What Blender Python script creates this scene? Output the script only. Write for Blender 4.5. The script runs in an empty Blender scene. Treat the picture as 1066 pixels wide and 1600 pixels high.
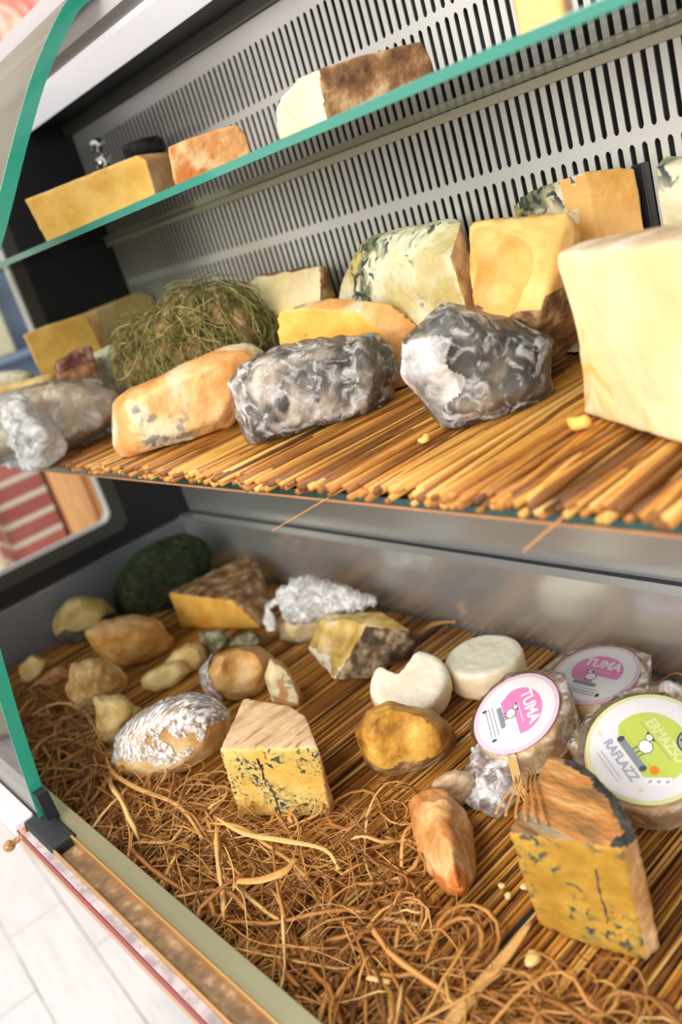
import bpy, bmesh, math, random
from mathutils import Vector, Matrix, noise
random.seed(7)
C = bpy.context.scene.collection
SC = bpy.context.scene
# ------------------------------------------------------------------ camera, sky, lights, exposure
cam_d = bpy.data.cameras.new('camera'); cam = bpy.data.objects.new('camera', cam_d); C.objects.link(cam)
vx = Vector((-1122, -133, 1366)).normalized()
vz = Vector((1211, 3810, 1366)).normalized()
Xc = -vx; Zc = -(vz - vz.dot(vx) * vx).normalized(); Yc = Zc.cross(Xc)
RW = Matrix((Xc, Yc, Zc))                     # camera axes (right, down, forward) -> world
right = RW @ Vector((1, 0, 0)); down = RW @ Vector((0, 1, 0)); fwd = RW @ Vector((0, 0, 1))
m = Matrix((right, -down, -fwd)).transposed().to_4x4()
m.translation = Vector((0, 0, .6))
cam.matrix_world = m
cam_d.sensor_fit = 'VERTICAL'; cam_d.sensor_height = 36; cam_d.lens = 1366 / 1600 * 36
cam_d.clip_start = .02
cam_d.dof.use_dof = True; cam_d.dof.focus_distance = .90; cam_d.dof.aperture_fstop = 3.2
SC.camera = cam

w = bpy.data.worlds.new('room_light'); SC.world = w; w.use_nodes = True
wn = w.node_tree
bg = wn.nodes['Background']; bg.inputs[0].default_value = (1, .95, .88, 1); bg.inputs[1].default_value = .55

def area(name, loc, target, sx, sy, power, col=(1, 1, 1)):
    l = bpy.data.lights.new(name, 'AREA'); l.shape = 'RECTANGLE'; l.size = sx; l.size_y = sy
    l.energy = power; l.color = col
    o = bpy.data.objects.new(name, l); C.objects.link(o); o.location = loc
    d = Vector(target) - Vector(loc); o.rotation_euler = d.to_track_quat('-Z', 'Y').to_euler()
    return o
area('shop_window_light', (.25, -2.4, 1.35), (-.7, .5, .2), 2.6, 1.8, 95, (1, .96, .90))
area('ceiling_light', (-1.2, -.9, 2.6), (-.9, .4, 0), 1.6, .6, 38, (1, .93, .82))
area('added_back_fill', (-2.5, .1, 2.4), (-2.9, .5, 0), 1.6, 1.6, 18, (1, .95, .88))  # unseen fill added to brighten the far wall and floor
SC.view_settings.view_transform = 'Standard'; SC.view_settings.look = 'None'
SC.view_settings.gamma = 1; SC.view_settings.use_curve_mapping = False
SC.view_settings.exposure = .45

# ------------------------------------------------------------------ helpers
def tag(o, label=None, cat=None, group=None, kind=None):
    if label: o['label'] = label
    if cat: o['category'] = cat
    if group: o['group'] = group
    if kind: o['kind'] = kind
    return o
def obj(name, bm, mats, parent=None, smooth=True, loc=None):
    me = bpy.data.meshes.new(name); bm.normal_update(); bm.to_mesh(me); bm.free()
    for mm in (mats if isinstance(mats, (list, tuple)) else [mats]): me.materials.append(mm)
    if smooth: me.polygons.foreach_set('use_smooth', [True] * len(me.polygons))
    o = bpy.data.objects.new(name, me); C.objects.link(o)
    if parent: o.parent = parent
    if loc: o.location = loc
    return o
def thing(name, label, cat, loc, group=None):
    o = bpy.data.objects.new(name, None); C.objects.link(o); o.location = loc; o.empty_display_size = .02
    return tag(o, label, cat, group)
def box(bm, x0, x1, y0, y1, z0, z1, mi=0):
    v = [bm.verts.new(p) for p in ((x0,y0,z0),(x1,y0,z0),(x1,y1,z0),(x0,y1,z0),(x0,y0,z1),(x1,y0,z1),(x1,y1,z1),(x0,y1,z1))]
    for f in ((0,3,2,1),(4,5,6,7),(0,1,5,4),(1,2,6,5),(2,3,7,6),(3,0,4,7)):
        fc = bm.faces.new([v[i] for i in f]); fc.material_index = mi
    return v
def boxbm(*a, bevel=0):
    bm = bmesh.new(); box(bm, *a)
    if bevel: bmesh.ops.bevel(bm, geom=bm.edges[:], offset=bevel, segments=2, profile=.5, affect='EDGES')
    return bm
def tube(bm, pts, r, sides=6, mi=0, flat=1.0, col=None, cl=None):
    """tube along pts, r a number or list; flat squashes the section into a ribbon"""
    n = len(pts); rings = []
    up = Vector((0, 0, 1))
    for i, p in enumerate(pts):
        t = (pts[min(i+1, n-1)] - pts[max(i-1, 0)])
        if t.length < 1e-9: t = Vector((1, 0, 0))
        t.normalize()
        a = t.cross(up)
        if a.length < .05: a = t.cross(Vector((1, 0, 0)))
        a.normalize(); b = a.cross(t)
        rr = r[i] if isinstance(r, (list, tuple)) else r
        rings.append([bm.verts.new(p + a * (rr * math.cos(2*math.pi*k/sides)) + b * (rr * flat * math.sin(2*math.pi*k/sides))) for k in range(sides)])
    fs = []
    for i in range(n-1):
        for k in range(sides):
            f = bm.faces.new((rings[i][k], rings[i][(k+1) % sides], rings[i+1][(k+1) % sides], rings[i+1][k])); fs.append(f)
    fs.append(bm.faces.new(rings[0][::-1])); fs.append(bm.faces.new(rings[-1]))
    for f in fs:
        f.material_index = mi
        if col is not None:
            for l in f.loops: l[cl] = col
def hull(bm, pts):
    vs = [bm.verts.new(p) for p in pts]
    r = bmesh.ops.convex_hull(bm, input=vs)
    bad = set(r['geom_interior']) | set(r['geom_unused'])
    bad = [g for g in bad if isinstance(g, bmesh.types.BMVert) and g.is_valid]
    bmesh.ops.delete(bm, geom=bad, context='VERTS')
def evaluated(bm, mods):
    """run modifiers over a throw-away object and return the result as a bmesh"""
    me = bpy.data.meshes.new('tmp'); bm.to_mesh(me); bm.free()
    o = bpy.data.objects.new('tmp', me); C.objects.link(o); extra = []
    for kind, kw in mods:
        md = o.modifiers.new('m', kind)
        for k, val in kw.items():
            if k == 'cutter':
                cm = bpy.data.meshes.new('tmpc'); val.to_mesh(cm); val.free()
                co = bpy.data.objects.new('tmpc', cm); C.objects.link(co); extra.append(co); md.object = co
            else: setattr(md, k, val)
    dg = bpy.context.evaluated_depsgraph_get(); ev = o.evaluated_get(dg)
    out = bmesh.new(); em = ev.to_mesh(); out.from_mesh(em); ev.to_mesh_clear()
    bpy.data.objects.remove(o); bpy.data.meshes.remove(me)
    for co in extra:
        cm = co.data; bpy.data.objects.remove(co); bpy.data.meshes.remove(cm)
    return out
def rough(bm, layers, seed=0):
    """displace along normals; layers of (amplitude, scale, kind)"""
    off = Vector((seed * 3.7, seed * 1.3, seed * .7)); bm.normal_update(); mv = []
    for v in bm.verts:
        d = 0
        for amp, sc, kind in layers:
            q = v.co * sc + off
            if kind == 'r': d += amp * (1 - 2 * abs(noise.noise(q)))
            elif kind == 't': d += amp * noise.turbulence(q, 3, False)
            else: d += amp * noise.noise(q)
        mv.append(d)
    for v, d in zip(bm.verts, mv): v.co += v.normal * d
def relax(bm, n, f=.5):
    for _ in range(n): bmesh.ops.smooth_vert(bm, verts=bm.verts[:], factor=f, use_axis_x=True, use_axis_y=True, use_axis_z=True)
def solid(bm, voxel=.0024, smooth=2, layers=(), seed=0, cutters=(), dents=(), z0=None):
    bmesh.ops.recalc_face_normals(bm, faces=bm.faces[:])
    mods = [('BOOLEAN', dict(operation='DIFFERENCE', solver='EXACT', cutter=c)) for c in cutters]
    mods.append(('REMESH', dict(mode='VOXEL', voxel_size=voxel)))
    b = evaluated(bm, mods)
    relax(b, smooth)
    for c, r, depth in dents:
        c = Vector(c)
        for v in b.verts:
            d = v.co - c
            if d.length < r: v.co = v.co.lerp(c + d.normalized() * r, depth)
    if dents: relax(b, 4)
    if layers: rough(b, layers, seed)
    if z0 is not None:
        for v in b.verts:
            if v.co.z < z0: v.co.z = z0
    return b
def split(bm, tests):
    """list of predicates -> list of bmeshes; a face goes to the first predicate that holds, the rest to the last"""
    bm.normal_update(); bm.faces.ensure_lookup_table()
    own = []
    for f in bm.faces:
        c = f.calc_center_median(); k = len(tests)
        for i, t in enumerate(tests):
            if t(f.normal, c): k = i; break
        own.append(k)
    # tidy speckles: a face follows the majority of its neighbours
    for _ in range(3):
        new = own[:]
        for f in bm.faces:
            nb = [own[g.index] for e in f.edges for g in e.link_faces if g is not f]
            for k in set(nb):
                if nb.count(k) >= 3: new[f.index] = k
        own = new
    res = []
    for k in range(len(tests) + 1):
        c = bm.copy(); c.faces.ensure_lookup_table()
        bmesh.ops.delete(c, geom=[f for f in c.faces if own[f.index] != k], context='FACES'); res.append(c)
    bm.free(); return res
def disc(R, h, r=.008, seg=48, bulge=0):
    """lathed wheel, axis z, top at z=0, bottom at -h, rounded edges"""
    bm = bmesh.new(); prof = [(0.0001, bulge)]
    prof.append((R * .6, bulge * .7))
    for k in range(5):
        a = math.pi / 2 * k / 4; prof.append((R - r + r * math.sin(a), -r + r * math.cos(a)))
    for k in range(5):
        a = math.pi / 2 * k / 4; prof.append((R - r + r * math.cos(a), -h + r - r * math.sin(a)))
    prof.append((0.0001, -h))
    rings = [[bm.verts.new((x * math.cos(2*math.pi*s/seg), x * math.sin(2*math.pi*s/seg), zz)) for s in range(seg)] for x, zz in prof]
    for i in range(len(rings) - 1):
        for s in range(seg):
            bm.faces.new((rings[i][s], rings[i+1][s], rings[i+1][(s+1) % seg], rings[i][(s+1) % seg]))
    bm.faces.new(rings[0]); bm.faces.new(rings[-1][::-1])
    bmesh.ops.recalc_face_normals(bm, faces=bm.faces[:])
    return bm
def frame(n, r):
    n = Vector(n).normalized(); r = Vector(r); r = (r - n * r.dot(n)).normalized(); u = n.cross(r)
    return Matrix((r, u, n)).transposed()

# ------------------------------------------------------------------ materials
def base_mat(name):
    mt = bpy.data.materials.new(name); mt.use_nodes = True
    nt = mt.node_tree; return mt, nt, nt.nodes['Principled BSDF']
def N(nt, typ, **kw):
    n = nt.nodes.new(typ)
    for k, v in kw.items():
        if k in n.inputs: n.inputs[k].default_value = v
        else: setattr(n, k, v)
    return n
def coords(nt, scale=(1, 1, 1)):
    tc = N(nt, 'ShaderNodeTexCoord'); mp = N(nt, 'ShaderNodeMapping'); mp.inputs['Scale'].default_value = scale
    nt.links.new(tc.outputs['Object'], mp.inputs[0]); return mp.outputs[0]
def noise_tex(nt, co, scale, detail=4, dist=0, rgh=.55):
    n = N(nt, 'ShaderNodeTexNoise', Scale=scale, Detail=detail, Distortion=dist, Roughness=rgh)
    nt.links.new(co, n.inputs['Vector']); return n.outputs['Fac']
def ramp(nt, fac, stops):
    r = N(nt, 'ShaderNodeValToRGB'); e = r.color_ramp.elements
    while len(e) > 1: e.remove(e[-1])
    e[0].position = stops[0][0]; e[0].color = (*stops[0][1], 1)
    for p, c in stops[1:]:
        x = e.new(p); x.color = (*c, 1)
    nt.links.new(fac, r.inputs[0]); return r.outputs[0]
def sm(nt, fac, lo, hi):
    r = N(nt, 'ShaderNodeMapRange', interpolation_type='SMOOTHSTEP'); r.inputs['From Min'].default_value = lo; r.inputs['From Max'].default_value = hi
    nt.links.new(fac, r.inputs['Value']); return r.outputs[0]
def mixc(nt, fac, a, b):
    n = N(nt, 'ShaderNodeMix', data_type='RGBA')
    nt.links.new(fac, n.inputs[0])
    for s, val in ((6, a), (7, b)):
        if isinstance(val, tuple): n.inputs[s].default_value = (*val, 1)
        else: nt.links.new(val, n.inputs[s])
    return n.outputs[2]
def food(name, stops, scale=40, detail=5, rgh=.55, bump=.3, bscale=120, layers=(), sss=0.0, stretch=(1, 1, 1), spec=.35, dist=0):
    """mottled surface: a ramp over noise, further coloured patches laid over it, fine bump"""
    mt, nt, p = base_mat(name); co = coords(nt, stretch)
    c = ramp(nt, noise_tex(nt, co, scale, detail, dist), [(.5 + (q - .5) * .62, cc) for q, cc in stops])
    for col, sc, lo, hi, ds, *clus in layers:
        f = sm(nt, noise_tex(nt, co, sc, 4, ds), lo, hi)
        if clus:                                      # patches gathered in clusters
            mu = N(nt, 'ShaderNodeMath', operation='MULTIPLY'); nt.links.new(f, mu.inputs[0])
            nt.links.new(sm(nt, noise_tex(nt, co, clus[0], 2), clus[1], clus[2]), mu.inputs[1]); f = mu.outputs[0]
        c = mixc(nt, f, c, col)
    nt.links.new(c, p.inputs['Base Color']); p.inputs['Roughness'].default_value = rgh
    p.inputs['Specular IOR Level'].default_value = spec
    if sss:
        p.inputs['Subsurface Weight'].default_value = sss; p.inputs['Subsurface Radius'].default_value = (.008, .005, .002); p.inputs['Subsurface Scale'].default_value = 1
    b = N(nt, 'ShaderNodeBump', Strength=min(1, bump * 1.5), Distance=.003)
    nt.links.new(noise_tex(nt, co, bscale, 6), b.inputs['Height']); nt.links.new(b.outputs[0], p.inputs['Normal'])
    return mt
def plain(name, col, rgh=.5, metal=0, bump=0, bscale=200, spec=.5, stretch=(1, 1, 1)):
    mt, nt, p = base_mat(name); p.inputs['Base Color'].default_value = (*col, 1)
    p.inputs['Roughness'].default_value = rgh; p.inputs['Metallic'].default_value = metal; p.inputs['Specular IOR Level'].default_value = spec
    if bump:
        b = N(nt, 'ShaderNodeBump', Strength=bump, Distance=.001); nt.links.new(noise_tex(nt, coords(nt, stretch), bscale, 4), b.inputs['Height']); nt.links.new(b.outputs[0], p.inputs['Normal'])
    return mt
def glass_mat(name, tint, ior=1.45):
    mt = bpy.data.materials.new(name); mt.use_nodes = True; nt = mt.node_tree; nt.nodes.clear()
    out = N(nt, 'ShaderNodeOutputMaterial'); t = N(nt, 'ShaderNodeBsdfTransparent'); t.inputs[0].default_value = (*tint, 1)
    g = N(nt, 'ShaderNodeBsdfGlossy', Roughness=.02); fr = N(nt, 'ShaderNodeFresnel', IOR=ior); mx = N(nt, 'ShaderNodeMixShader')
    nt.links.new(fr.outputs[0], mx.inputs[0]); nt.links.new(t.outputs[0], mx.inputs[1]); nt.links.new(g.outputs[0], mx.inputs[2]); nt.links.new(mx.outputs[0], out.inputs[0])
    return mt
def film_mat(name, cover=.06, crease=.45, scale=55, white=(.92, .93, .95), stretch=(1, 1, 1), gloss=.16, lo=.52, hi=.70, shine=.9):
    """clear cling film: see-through, glossy, milky along its creases"""
    mt = bpy.data.materials.new(name); mt.use_nodes = True; nt = mt.node_tree; nt.nodes.clear()
    out = N(nt, 'ShaderNodeOutputMaterial'); t = N(nt, 'ShaderNodeBsdfTransparent'); d = N(nt, 'ShaderNodeBsdfDiffuse'); d.inputs[0].default_value = (*white, 1)
    g = N(nt, 'ShaderNodeBsdfGlossy', Roughness=gloss); co = coords(nt, stretch)
    n1 = noise_tex(nt, co, scale, 5, .8, .6)
    b = N(nt, 'ShaderNodeBump', Strength=.5, Distance=.003); nt.links.new(noise_tex(nt, co, scale * .8, 4, 1.0), b.inputs['Height']); nt.links.new(b.outputs[0], g.inputs['Normal'])
    fr = N(nt, 'ShaderNodeFresnel', IOR=1.45)
    milk = N(nt, 'ShaderNodeMapRange'); milk.inputs['From Min'].default_value = lo; milk.inputs['From Max'].default_value = hi
    milk.inputs['To Min'].default_value = cover; milk.inputs['To Max'].default_value = crease; nt.links.new(n1, milk.inputs['Value'])
    m1 = N(nt, 'ShaderNodeMixShader'); nt.links.new(milk.outputs[0], m1.inputs[0]); nt.links.new(t.outputs[0], m1.inputs[1]); nt.links.new(d.outputs[0], m1.inputs[2])
    ad = N(nt, 'ShaderNodeMath', operation='MULTIPLY'); ad.inputs[1].default_value = shine; ad.use_clamp = True; nt.links.new(fr.outputs[0], ad.inputs[0])
    m2 = N(nt, 'ShaderNodeMixShader'); nt.links.new(ad.outputs[0], m2.inputs[0]); nt.links.new(m1.outputs[0], m2.inputs[1]); nt.links.new(g.outputs[0], m2.inputs[2]); nt.links.new(m2.outputs[0], out.inputs[0])
    return mt
def attr_mat(name, stops, rgh=.6, bump=.3, bscale=300, stretch=(1, 1, 1)):
    """colour picked per strand from a stored random value, fibres along the strand"""
    mt, nt, p = base_mat(name); a = N(nt, 'ShaderNodeAttribute', attribute_name='tone')
    co = coords(nt, stretch); f = noise_tex(nt, co, bscale, 3)
    ad = N(nt, 'ShaderNodeMath', operation='MULTIPLY_ADD'); ad.inputs[1].default_value = .5; nt.links.new(f, ad.inputs[0])
    s = N(nt, 'ShaderNodeMath', operation='SUBTRACT'); s.inputs[1].default_value = .25; nt.links.new(a.outputs['Fac'], s.inputs[0]); nt.links.new(s.outputs[0], ad.inputs[2])
    nt.links.new(ramp(nt, ad.outputs[0], stops), p.inputs['Base Color']); p.inputs['Roughness'].default_value = rgh
    b = N(nt, 'ShaderNodeBump', Strength=bump, Distance=.001); nt.links.new(f, b.inputs['Height']); nt.links.new(b.outputs[0], p.inputs['Normal'])
    return mt
M = {}
M['steel'] = plain('brushed_steel', (.76, .76, .75), .21, .78, .06, 60, stretch=(1, 14, 14))
M['dull_steel'] = plain('dull_steel', (.30, .33, .39), .42, .55, .12, 80, stretch=(1, 10, 10))
M['sheet_steel'] = plain('sheet_steel', (.70, .70, .69), .32, .8, .08, 60, stretch=(1, 14, 14))
M['grille'] = plain('grille_steel', (.86, .84, .82), .30, .45, .05, 60, stretch=(20, 20, 1))
M['black'] = plain('black_panel', (.012, .012, .017), .45)
M['dark_grey'] = plain('dark_grey_frame', (.075, .07, .065), .4)
M['rubber'] = plain('black_rubber', (.012, .014, .022), .55, 0, .3, 150)
M['lit_white'] = plain('glare_white', (.80, .79, .82), .4)  # white for the painted rail glare and the lit window edge
M['glass'] = glass_mat('clear_glass', (.95, .985, .97))
M['front_glass'] = glass_mat('front_pane_glass', (.98, .99, .985), 1.95)
M['shelf_glass'] = glass_mat('greenish_glass', (.80, .90, .85))
M['glass_edge'] = plain('green_glass_edge', (.02, .30, .21), .12, 0, spec=.8)
M['glass_edge_light'] = plain('pale_green_glass_edge', (.045, .23, .18), .08, 0, spec=1)
M['beige_rail'] = plain('beige_rail', (.56, .52, .40), .35, .3)
M['dark_edge'] = plain('dark_glass_edge', (.02, .06, .05), .15, 0)
M['brown_strip'] = plain('plain_brown_strip', (.40, .19, .09), .4)
M['bronze'] = food('stained_bronze_rail', [(.3, (.16, .10, .055)), (.6, (.28, .17, .085)), (.75, (.40, .30, .2))], 60, 5, .35, .2, 200)
M['gold_lip'] = plain('worn_gold_lip', (.62, .36, .14), .3, .7)
M['olive_steel'] = plain('olive_steel_strip', (.36, .34, .22), .35, .6, .1, 80)
M['mauve'] = food('mauve_grey_edge', [(.35, (.30, .24, .27)), (.65, (.50, .44, .46))], 40, 4, .5, .1, 200)
M['red_trim'] = plain('red_trim', (.22, .03, .025), .5)
M['trim_grey'] = plain('trim_grey', (.38, .36, .38), .45)
M['brass'] = food('aged_brass', [(.3, (.25, .12, .05)), (.7, (.50, .30, .12))], 300, 3, .3, .1, 400)
# ------------------------------------------------------------------ the room
def tile_floor():
    mt, nt, p = base_mat('pale_floor_planks'); co = coords(nt)
    br = N(nt, 'ShaderNodeTexBrick'); br.offset = .37; br.squash = 1
    for k, v in (('Scale', 1.0), ('Mortar Size', .0022), ('Mortar Smooth', .2), ('Brick Width', .62), ('Row Height', .142)): br.inputs[k].default_value = v
    br.inputs['Color1'].default_value = (.62, .61, .66, 1); br.inputs['Color2'].default_value = (.68, .67, .71, 1); br.inputs['Mortar'].default_value = (.20, .19, .20, 1)
    nt.links.new(co, br.inputs['Vector'])
    g = noise_tex(nt, coords(nt, (2, 20, 2)), 4, 4)
    c = mixc(nt, sm(nt, g, .35, .8), br.outputs['Color'], (.58, .57, .62))
    nt.links.new(c, p.inputs['Base Color']); p.inputs['Roughness'].default_value = .35
    return mt
fl = obj('floor', boxbm(-4.2, 1.5, -3.2, 2.2, -.86, -.80), tile_floor(), smooth=False); fl.rotation_euler.z = math.radians(-4); tag(fl, kind='structure')
wl = obj('wall_left', boxbm(-3.48, -3.4, -1.0, 2.6, -.78, 2.6), food('cream_plaster', [(.35, (.72, .64, .52)), (.65, (.80, .74, .64))], 2.5, 3, .8, .1, 40), smooth=False); tag(wl, kind='structure')

def brick_mat():
    mt, nt, p = base_mat('red_brick'); tc = N(nt, 'ShaderNodeTexCoord'); sp = N(nt, 'ShaderNodeSeparateXYZ'); cb = N(nt, 'ShaderNodeCombineXYZ')
    nt.links.new(tc.outputs['Object'], sp.inputs[0])
    ad = N(nt, 'ShaderNodeMath', operation='ADD'); nt.links.new(sp.outputs[0], ad.inputs[0]); nt.links.new(sp.outputs[1], ad.inputs[1])
    nt.links.new(ad.outputs[0], cb.inputs[0]); nt.links.new(sp.outputs[2], cb.inputs[1])
    br = N(nt, 'ShaderNodeTexBrick')
    for k, v in (('Scale', 1.0), ('Mortar Size', .009), ('Brick Width', .52), ('Row Height', .062), ('Mortar Smooth', .1)): br.inputs[k].default_value = v
    br.inputs['Color1'].default_value = (.42, .10, .08, 1); br.inputs['Color2'].default_value = (.34, .075, .07, 1); br.inputs['Mortar'].default_value = (.62, .52, .44, 1)
    nt.links.new(cb.outputs[0], br.inputs['Vector']); nt.links.new(br.outputs['Color'], p.inputs['Base Color']); p.inputs['Roughness'].default_value = .8
    return mt
pil = obj('brick_pillar', boxbm(0, .30, 0, .16, 0, 1.05), brick_mat(), smooth=False, loc=(-2.90, .68, -.8)); tag(pil, 'red brick pillar with pale mortar seen through the end window', 'pillar')
ob = thing('wooden_cupboard', 'orange stained wooden cupboard behind the end window', 'cupboard', (-2.78, .86, -.8))
wood_o = food('orange_wood', [(.3, (.72, .30, .11)), (.7, (.86, .44, .20))], 4, 4, .5, .1, 40, stretch=(6, 6, 1))
obj('side_panel', boxbm(0, .2, 0, .085, 0, 1.08, bevel=.004), wood_o, ob, False)
obj('door_panel', boxbm(.0, .185, .09, .40, 0, 1.08, bevel=.004), food('orange_wood_dark', [(.3, (.60, .22, .07)), (.7, (.72, .32, .12))], 4, 4, .5, .1, 40, stretch=(6, 6, 1)), ob, False)
bp = obj('wooden_post', boxbm(-.05, .05, -.045, .045, 0, 1.0, bevel=.006), food('pale_wood', [(.3, (.62, .48, .30)), (.7, (.78, .66, .48))], 5, 4, .6, .1, 60, stretch=(8, 8, 1)), smooth=False, loc=(-2.62, .585, -.8)); bp.rotation_euler.y = .03
tag(bp, 'pale planed wooden post left of the brick pillar', 'post')
bc = thing('stock_shelf', 'blue grey stock rack seen hazily behind the end window', 'shelf', (-3.2, .85, -.78))
bl = plain('blue_rack', (.20, .28, .42), .6)
obj('back_board', boxbm(-.12, -.10, 0, .7, 0, 1.75), bl, bc, False)
for zz in (.9, 1.2, 1.55): obj('shelf_board', boxbm(-.10, .10, 0, .7, zz, zz + .02), bl, bc, False)
tanm = plain('tan_carton', (.62, .54, .40), .7)
for k, (yy, hh, zb, nm) in enumerate(((.96, .22, .442, 'left of the two'), (1.07, .25, .442, 'right of the two'))):
    bb = obj('carton', boxbm(-.05, .05, -.045, .045, 0, hh, bevel=.004), tanm, smooth=False, loc=(-3.2, yy, zb)); tag(bb, f'tan carton on the blue rack, {nm}', 'carton', 'cartons on the blue rack')
# marbled ham hanging on the far wall, pale counter hood below it
def ham():
    mt, nt, p = base_mat('marbled_ham'); co = coords(nt, (1, 1, .6))
    c = ramp(nt, noise_tex(nt, co, 9, 5, 1.2), [(.38, (.72, .16, .13)), (.50, (.80, .30, .24)), (.58, (.90, .78, .66)), (.7, (.82, .35, .28))])
    nt.links.new(c, p.inputs['Base Color']); return mt
hb = bmesh.new(); hull(hb, [Vector((dx, dy, dz)) for dx in (-.03, .03) for dy, dz in ((-.34, -.06), (-.30, .28), (.10, .42), (.36, .40), (.26, .05), (.0, -.12))])
hm = obj('cured_ham', solid(hb, .012, 4), ham(), loc=(-3.34, 1.48, 1.36)); tag(hm, 'red and white marbled cured meat hanging on the far wall', 'meat')
hd = obj('counter_hood', boxbm(-.2, .2, -.9, .9, 0, .10, bevel=.02), food('cream_hood', [(.3, (.80, .66, .42)), (.7, (.90, .80, .62))], 4, 3, .4, .05, 40), loc=(-3.1, 1.5, 1.13)); tag(hd, 'long cream coloured hood below the marbled meat', 'hood')

# ------------------------------------------------------------------ the refrigerated case
XL, XR, YG = -1.60, .12, .82
case = thing('display_case', 'long refrigerated cheese counter of steel, glass and black panels', 'display case', (-.74, .45, -.8))
CO = Vector(case.location)
def part(name, bm, mats, smooth=False, parent=None):
    for v in bm.verts: v.co -= CO
    return obj(name, bm, mats, parent or case, smooth)
# perforated back panel: bars and bands around rows of upright slots
bm = bmesh.new(); pitch, slot = .01343, .0060
rows = ((.752, .820), (.578, .743), (.404, .566), (.24, .392))
bands = ((.820, .846), (.743, .752), (.566, .578), (.392, .404), (.11, .24))
for a, b in bands: box(bm, XL, XR, YG, YG + .0015, a, b)
n = int((XR - XL) / pitch)
for a, b in rows:
    for k in range(n + 1):
        xa = XL + k * pitch; xb = min(xa + pitch - slot, XR)
        if xb <= xa: continue
        box(bm, xa, xb, YG, YG + .0015, a, b)
        if k < n:                                     # rounded slot ends
            xe = xb + slot; h = slot * .5
            for zz, s in ((a, 1), (b, -1)):
                for x0, x1 in ((xb, xb + slot * .3), (xe, xe - slot * .3)):
                    v = [bm.verts.new(p) for p in ((x0, YG, zz), (x1, YG, zz), (x0, YG, zz + s * h))]
                    try: bm.faces.new(v)
                    except ValueError: pass
part('perforated_back_panel', bm, M['grille'])
part('rear_duct_panel', boxbm(XL, XR, YG + .02, YG + .03, .10, .90), food('dark_duct', [(.42, (.006, .006, .008)), (.62, (.03, .03, .035))], 70, 3, .5, .1, 60, stretch=(1, 1, .05)))
part('ceiling_panel', boxbm(XL, XR, .738, YG + .03, .864, .90), M['black'])
part('ceiling_lip', boxbm(XL, XR, .806, .819, .847, .864), M['dark_grey'])
lamp_m = plain('lamp_diffuser', (.82, .81, .84), .4); lamp_m.node_tree.nodes['Principled BSDF'].inputs['Emission Color'].default_value = (1, .97, 1, 1); lamp_m.node_tree.nodes['Principled BSDF'].inputs['Emission Strength'].default_value = .45
lh = part('lamp_housing', boxbm(XL, XR, .635, .737, .862, .93, bevel=.002), lamp_m)
part('front_trim', boxbm(XL, XR, .60, .634, .868, .93), M['trim_grey'])
# end panel with a rounded window
bm = bmesh.new()
y0, y1, z0, z1 = .06, YG + .03, -.02, .93
def rr(ya, yb, za, zb, r, n=8):
    o = []
    for cy, cz, a0 in ((yb - r, za + r, -90), (yb - r, zb - r, 0), (ya + r, zb - r, 90), (ya + r, za + r, 180)):
        for k in range(n + 1):
            a = math.radians(a0 + 90 * k / n); o.append((cy + r * math.cos(a), cz + r * math.sin(a)))
    return o
def ring(bm, outer, inner, x0, x1, mi=0):
    n = len(outer)
    A = [[bm.verts.new((x, y, z)) for y, z in L] for x, L in ((x0, outer), (x0, inner), (x1, outer), (x1, inner))]
    for k in range(n):
        j = (k + 1) % n
        for q in ((A[0][k], A[0][j], A[1][j], A[1][k]), (A[2][k], A[3][k], A[3][j], A[2][j]), (A[1][k], A[1][j], A[3][j], A[3][k]), (A[0][k], A[2][k], A[2][j], A[0][j])):
            f = bm.faces.new(q); f.material_index = mi
outer = rr(y0, y1, z0, z1, .004); win = rr(.12, .640, .135, .85, .022); glassy = rr(.145, .613, .162, .82, .022)
ring(bm, outer, win, XL - .03, XL)
part('end_panel', bm, M['black'])
bm = bmesh.new(); ring(bm, win, glassy, XL - .028, XL + .001); fr = part('window_frame', bm, M['dark_grey'])
bm = bmesh.new(); ring(bm, rr(.145, .6135, .1615, .82, .022), rr(.149, .609, .166, .816, .02), XL - .02, XL + .002); part('window_lit_edge', bm, M['lit_white'])  # white ring paints the light caught by the frame's inner edge
part('end_window_glass', boxbm(XL - .016, XL - .012, .147, .611, .164, .818), M['glass'])
part('black_upright', boxbm(-.498, -.486, .806, .819, .37, .548, bevel=.001), M['black'])  # plain black upright bar in front of the back panel
# deck tray
YT, ZR = .745, .103
part('tray_base', boxbm(XL, XR, .19, YT + .02, -.03, -.0128), M['dull_steel'])
bm = bmesh.new(); box(bm, XL, XR, YT, YT + .004, -.012, ZR); box(bm, XL, XR, YT, YT + .020, ZR, ZR + .003)
part('tray_back_wall', bm, M['steel'])
bm = bmesh.new(); box(bm, XL + .001, XL + .012, .19, YT, -.012, ZR - .003)
part('tray_end_wall', bm, M['dull_steel'])
part('tray_end_rim', boxbm(XL + .001, XL + .013, .19, YT, ZR - .003, ZR), M['steel'])
part('gap_seal', boxbm(XL, XR, YT + .0202, YT + .0288, .06, .1062), M['rubber'])
part('rear_steel_sheet', boxbm(XL, XR, YT + .029, YT + .032, .06, .335), M['sheet_steel'])
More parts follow.
